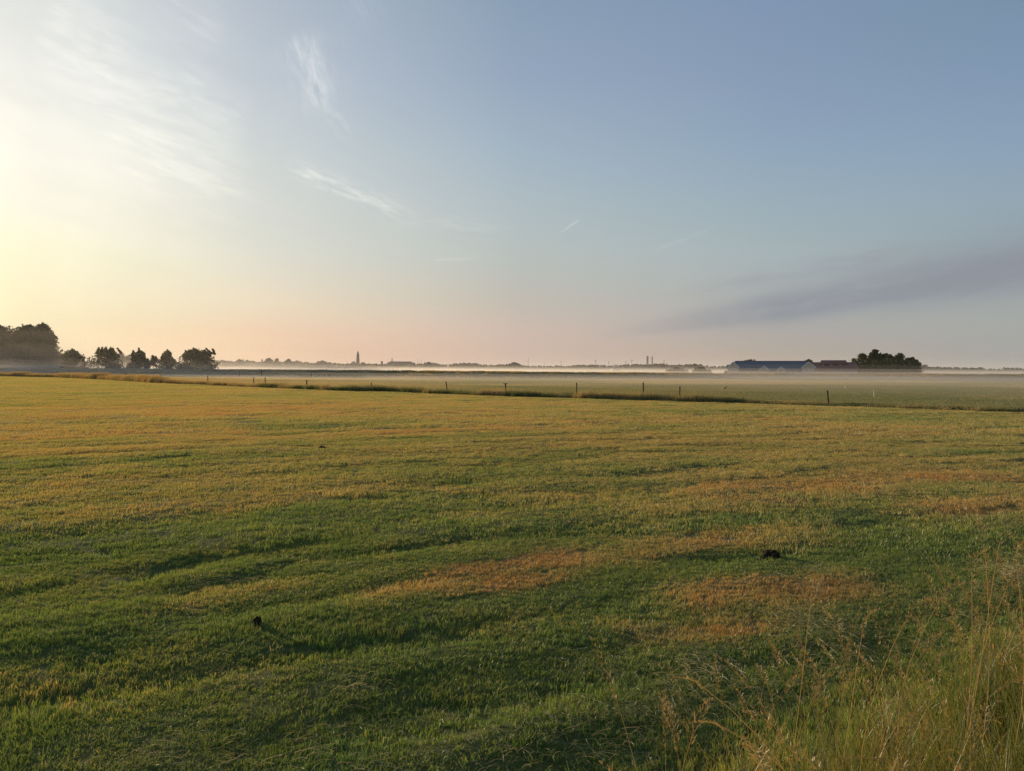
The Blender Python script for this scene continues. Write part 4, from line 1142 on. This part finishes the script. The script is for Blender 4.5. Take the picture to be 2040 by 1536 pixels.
BG = 'flat-topped town buildings on the skyline'
block(583.5, 599, 720.4, 2500, 'left flat-topped block with a small roof room on the skyline', BG, M_STONE, tiers=((588, 593, 718.2),))
block(631.5, 648.5, 720.4, 2500, 'right flat-topped block with a small roof room on the skyline', BG, M_STONE, tiers=((638, 643.5, 718.2),))
block(776, 819, 720.6, 2700, 'long flat building with a dark straight roof edge right of the church tower', BG, M_STONE)
block(771, 777, 722.6, 2690, 'low step at the left end of the long flat building', BG, M_STONE)
block(818, 826, 722.8, 2690, 'low step at the right end of the long flat building', BG, M_STONE)
block(719, 726, 722.4, 3200, 'small flat block hugging the right foot of the church tower', BG, M_STONE)
block(758.5, 761.5, 720.2, 2600, 'narrow upright block between the church tower and the long flat building', BG, M_STONE)


def turret(px, yt, yb, half, Y, lab, prof):
    o = empty('turret', (at(px, yt, Y).x, Y, 0)); q = Y / F; z = lambda y: at(px, y, Y).z
    mb = MB(); mb.lathe([(half * q, 0), (half * q, z(yb))], 8); mb.build('shaft', M_STONE, o)
    mb = MB(); mb.lathe([(r_ * q, z(y)) for r_, y in prof], 8); mb.build('roof', M_SLATE, o)
    return tag(o, lab, 'tower')


turret(521.7, 714.5, 719, 1.3, 2400, 'small domed turret standing alone on the skyline at the left', [(1.6, 719.1), (1.7, 717.6), (1.2, 716.3), (0.4, 715.6), (0.15, 714.3)])
turret(781, 712, 718, 1.0, 3000, 'thin pointed spire rising behind the long flat building', [(1.1, 718.1), (0.9, 715.5), (0.5, 714.5), (0.5, 713.8), (0.1, 711.8)])
turret(692.5, 721, 724, 0.4, 3200, 'tiny needle left of the church tower', [(0.45, 724.1), (0.1, 721)])

MG = 'thin poles on the skyline'
for px, yt, lab in [(774, 714.5, 'thin pole left of the pointed spire'), (831.5, 713.5, 'thin pole, tallest and leftmost of the cluster right of the long building'), (835, 715, 'thin pole, second of the cluster right of the long building'),
                    (839.5, 717, 'shortest thin pole of the cluster right of the long building'), (848, 717.5, 'thin pole farthest right in the cluster beside the long building'), (1085.5, 722, 'thin pole midway between the lattice mast and the wind turbines')]:
    Y = 2650; p = at(px, yt, Y); mb = MB(); mb.tube([(0, 0, 0), (0, 0, p.z * .6), (0, 0, p.z)], [0.55, 0.45, 0.3], 6); o = mb.build('pole', M_STEEL); o.location = (p.x, Y, 0); tag(o, lab, 'pole', MG)

p = at(1052.5, 711.5, 2800); lm = empty('lattice_mast', (p.x, 2800, 0)); tag(lm, 'tall lattice radio mast standing alone on the skyline', 'mast')
for sx, sy in ((-1, -1), (1, -1), (1, 1), (-1, 1)):
    mb = MB(); mb.tube([(sx * 2.6, sy * 2.6, 0), (sx * .5, sy * .5, p.z * .85)], [0.3, 0.25], 5); mb.build('leg', M_STEEL, lm)
for i in range(9):
    q = i / 10; w = 2.6 - 2.1 * q; z0 = p.z * .85 * q; z1 = p.z * .85 * (q + .1)
    mb = MB(); mb.tube([(-w, -w, z0), (w * .93, -w * .93, z1)], [.16, .16], 4); mb.build('brace', M_STEEL, lm)
mb = MB(); mb.tube([(0, 0, p.z * .84), (0, 0, p.z)], [.4, .2], 5); mb.build('antenna', M_STEEL, lm)

SG = 'twin pale stacks on the horizon'
for px, hw, yt, lab in ((1289.8, 2.2, 709.6, 'left and wider one of the twin pale stacks above the woods'), (1299.2, 1.4, 710.3, 'right and thinner one of the twin pale stacks above the woods')):
    Y = 5200; p = at(px, yt, Y); q = Y / F; o = empty('stack', (p.x, Y, 0)); tag(o, lab, 'chimney stack', SG)
    mb = MB(); mb.lathe([(hw * q, 0), (hw * q * .97, p.z * .6), (hw * q * .93, p.z - 3)], 12); mb.build('shaft', M_STEEL, o)
    mb = MB(); mb.lathe([(hw * q * 1.02, p.z - 3), (hw * q * 1.02, p.z)], 12); mb.build('rim', M_STEEL, o)

WG = 'wind turbines far beyond the woods'
TB = [(1117.8, 721, 4, 'leftmost wind turbine, small, right of the lattice mast'), (1186.5, 718.5, 5.5, 'largest wind turbine with its rotor clear above the woods'), (1212.8, 721, 4, 'small wind turbine just left of the white gable'),
      (1247, 721, 3.5, 'small wind turbine just right of the white gable'), (1258.6, 717.5, 5, 'tall wind turbine left of the twin stacks'), (1322.8, 719, 4, 'wind turbine right of the twin stacks')]
first = None
for i, (px, yh, rl, lab) in enumerate(TB):
    Y = 4700; p = at(px, yh, Y); q = Y / F
    tb = empty('wind_turbine', (p.x, Y, 0)); tag(tb, lab, 'wind turbine', WG)
    mb = MB(); mb.tube([(0, 0, 0), (0, 0, p.z - 1)], [1.5, 1.0], 8); mb.build('mast', M_STEEL, tb)
    mb = MB(); mb.box((-1.2, -3, p.z - 1), (1.2, 4, p.z + 1.4)); mb.build('nacelle', M_STEEL, tb)
    for j in range(3):
        a = 0.4 + i * 0.9 + j * 2.0944; L = rl * q
        mb = MB(); mb.add([(math.cos(a) * 1.0 - math.sin(a) * 1.0, -3.6, p.z + math.sin(a) * 1.0 + math.cos(a) * 1.0), (math.cos(a) * 1.0 + math.sin(a) * 1.0, -3.2, p.z + math.sin(a) * 1.0 - math.cos(a) * 1.0), (math.cos(a) * L, -3.4, p.z + math.sin(a) * L), (math.cos(a) * L * .5, -3.9, p.z + math.sin(a) * L * .5)],
                          [(0, 1, 3), (1, 2, 3), (2, 0, 3), (0, 2, 1)]); mb.build('blade', M_STEEL, tb)

# ------------------------------------------------------------------ air: haze over everything, ground mist beyond the fence
def volume(name, dens, col, aniso):
    m_, q, out = mat(name); pv_ = q.new('ShaderNodeVolumePrincipled')
    pv_.inputs['Density'].default_value = dens; pv_.inputs['Color'].default_value = col + (1,); pv_.inputs['Anisotropy'].default_value = aniso
    q.l.new(pv_.outputs[0], out.inputs['Volume'])
    return m_


def air(name, a, b, dens, col=(0.92, 0.92, 0.93), aniso=0.35, rz=0.0, loc=(0, 0, 0)):
    mb = MB(); mb.box(a, b); o = mb.build(name, volume(name, dens, col, aniso)); o.rotation_euler.z = rz; o.location = loc
    return tag(o, kind='stuff')


air('haze', (-12500, -12500, -2.0), (12500, 12500, 118), 0.00005, (0.84, 0.84, 0.86), aniso=0.15)
# the mist lies in layers, thinner and thinner upwards: a thin veil from the fence on, deep mist behind the dike
MIST = (0.78, 0.74, 0.71)
ANG_F = math.atan2(-0.72, 0.70)
for i, (near, top, dn) in enumerate(((22, 0.8, 0.0034), (48, 1.5, 0.0022))):
    air('ground_mist', (-6000 + i * 3.3, near, -1.0 - 0.05 * i), (6000 - i * 3.3, 7000 - 9.1 * i, top), dn, MIST, 0.35, ANG_F, (0, 68, 0))
for i, (near, top, dn) in enumerate(((236, 2.5, 0.0030), (243, 3.6, 0.0018), (252, 5.2, 0.0005), (264, 8.5, 0.00013))):
    air('ground_mist', (-6000 + i * 3.7, near, -1.2 - 0.05 * i), (6000 - i * 3.7, 7000 - 8.3 * i, top), dn, MIST, 0.4)
# a bank of mist drifting in front of the wood and the tree row
for i, (x0, x1, y0, y1, top, dn) in enumerate(((-330, -62, 200, 480, 4.0, 0.0003), (-420, -92, 262, 470, 6.0, 0.0004), (-410, -100, 268, 462, 12.0, 0.0004), (-400, -112, 275, 455, 20.0, 0.0005))):
    air('ground_mist', (x0, y0, -1.5 - 0.05 * i), (x1, y1, top), dn, MIST, 0.4)
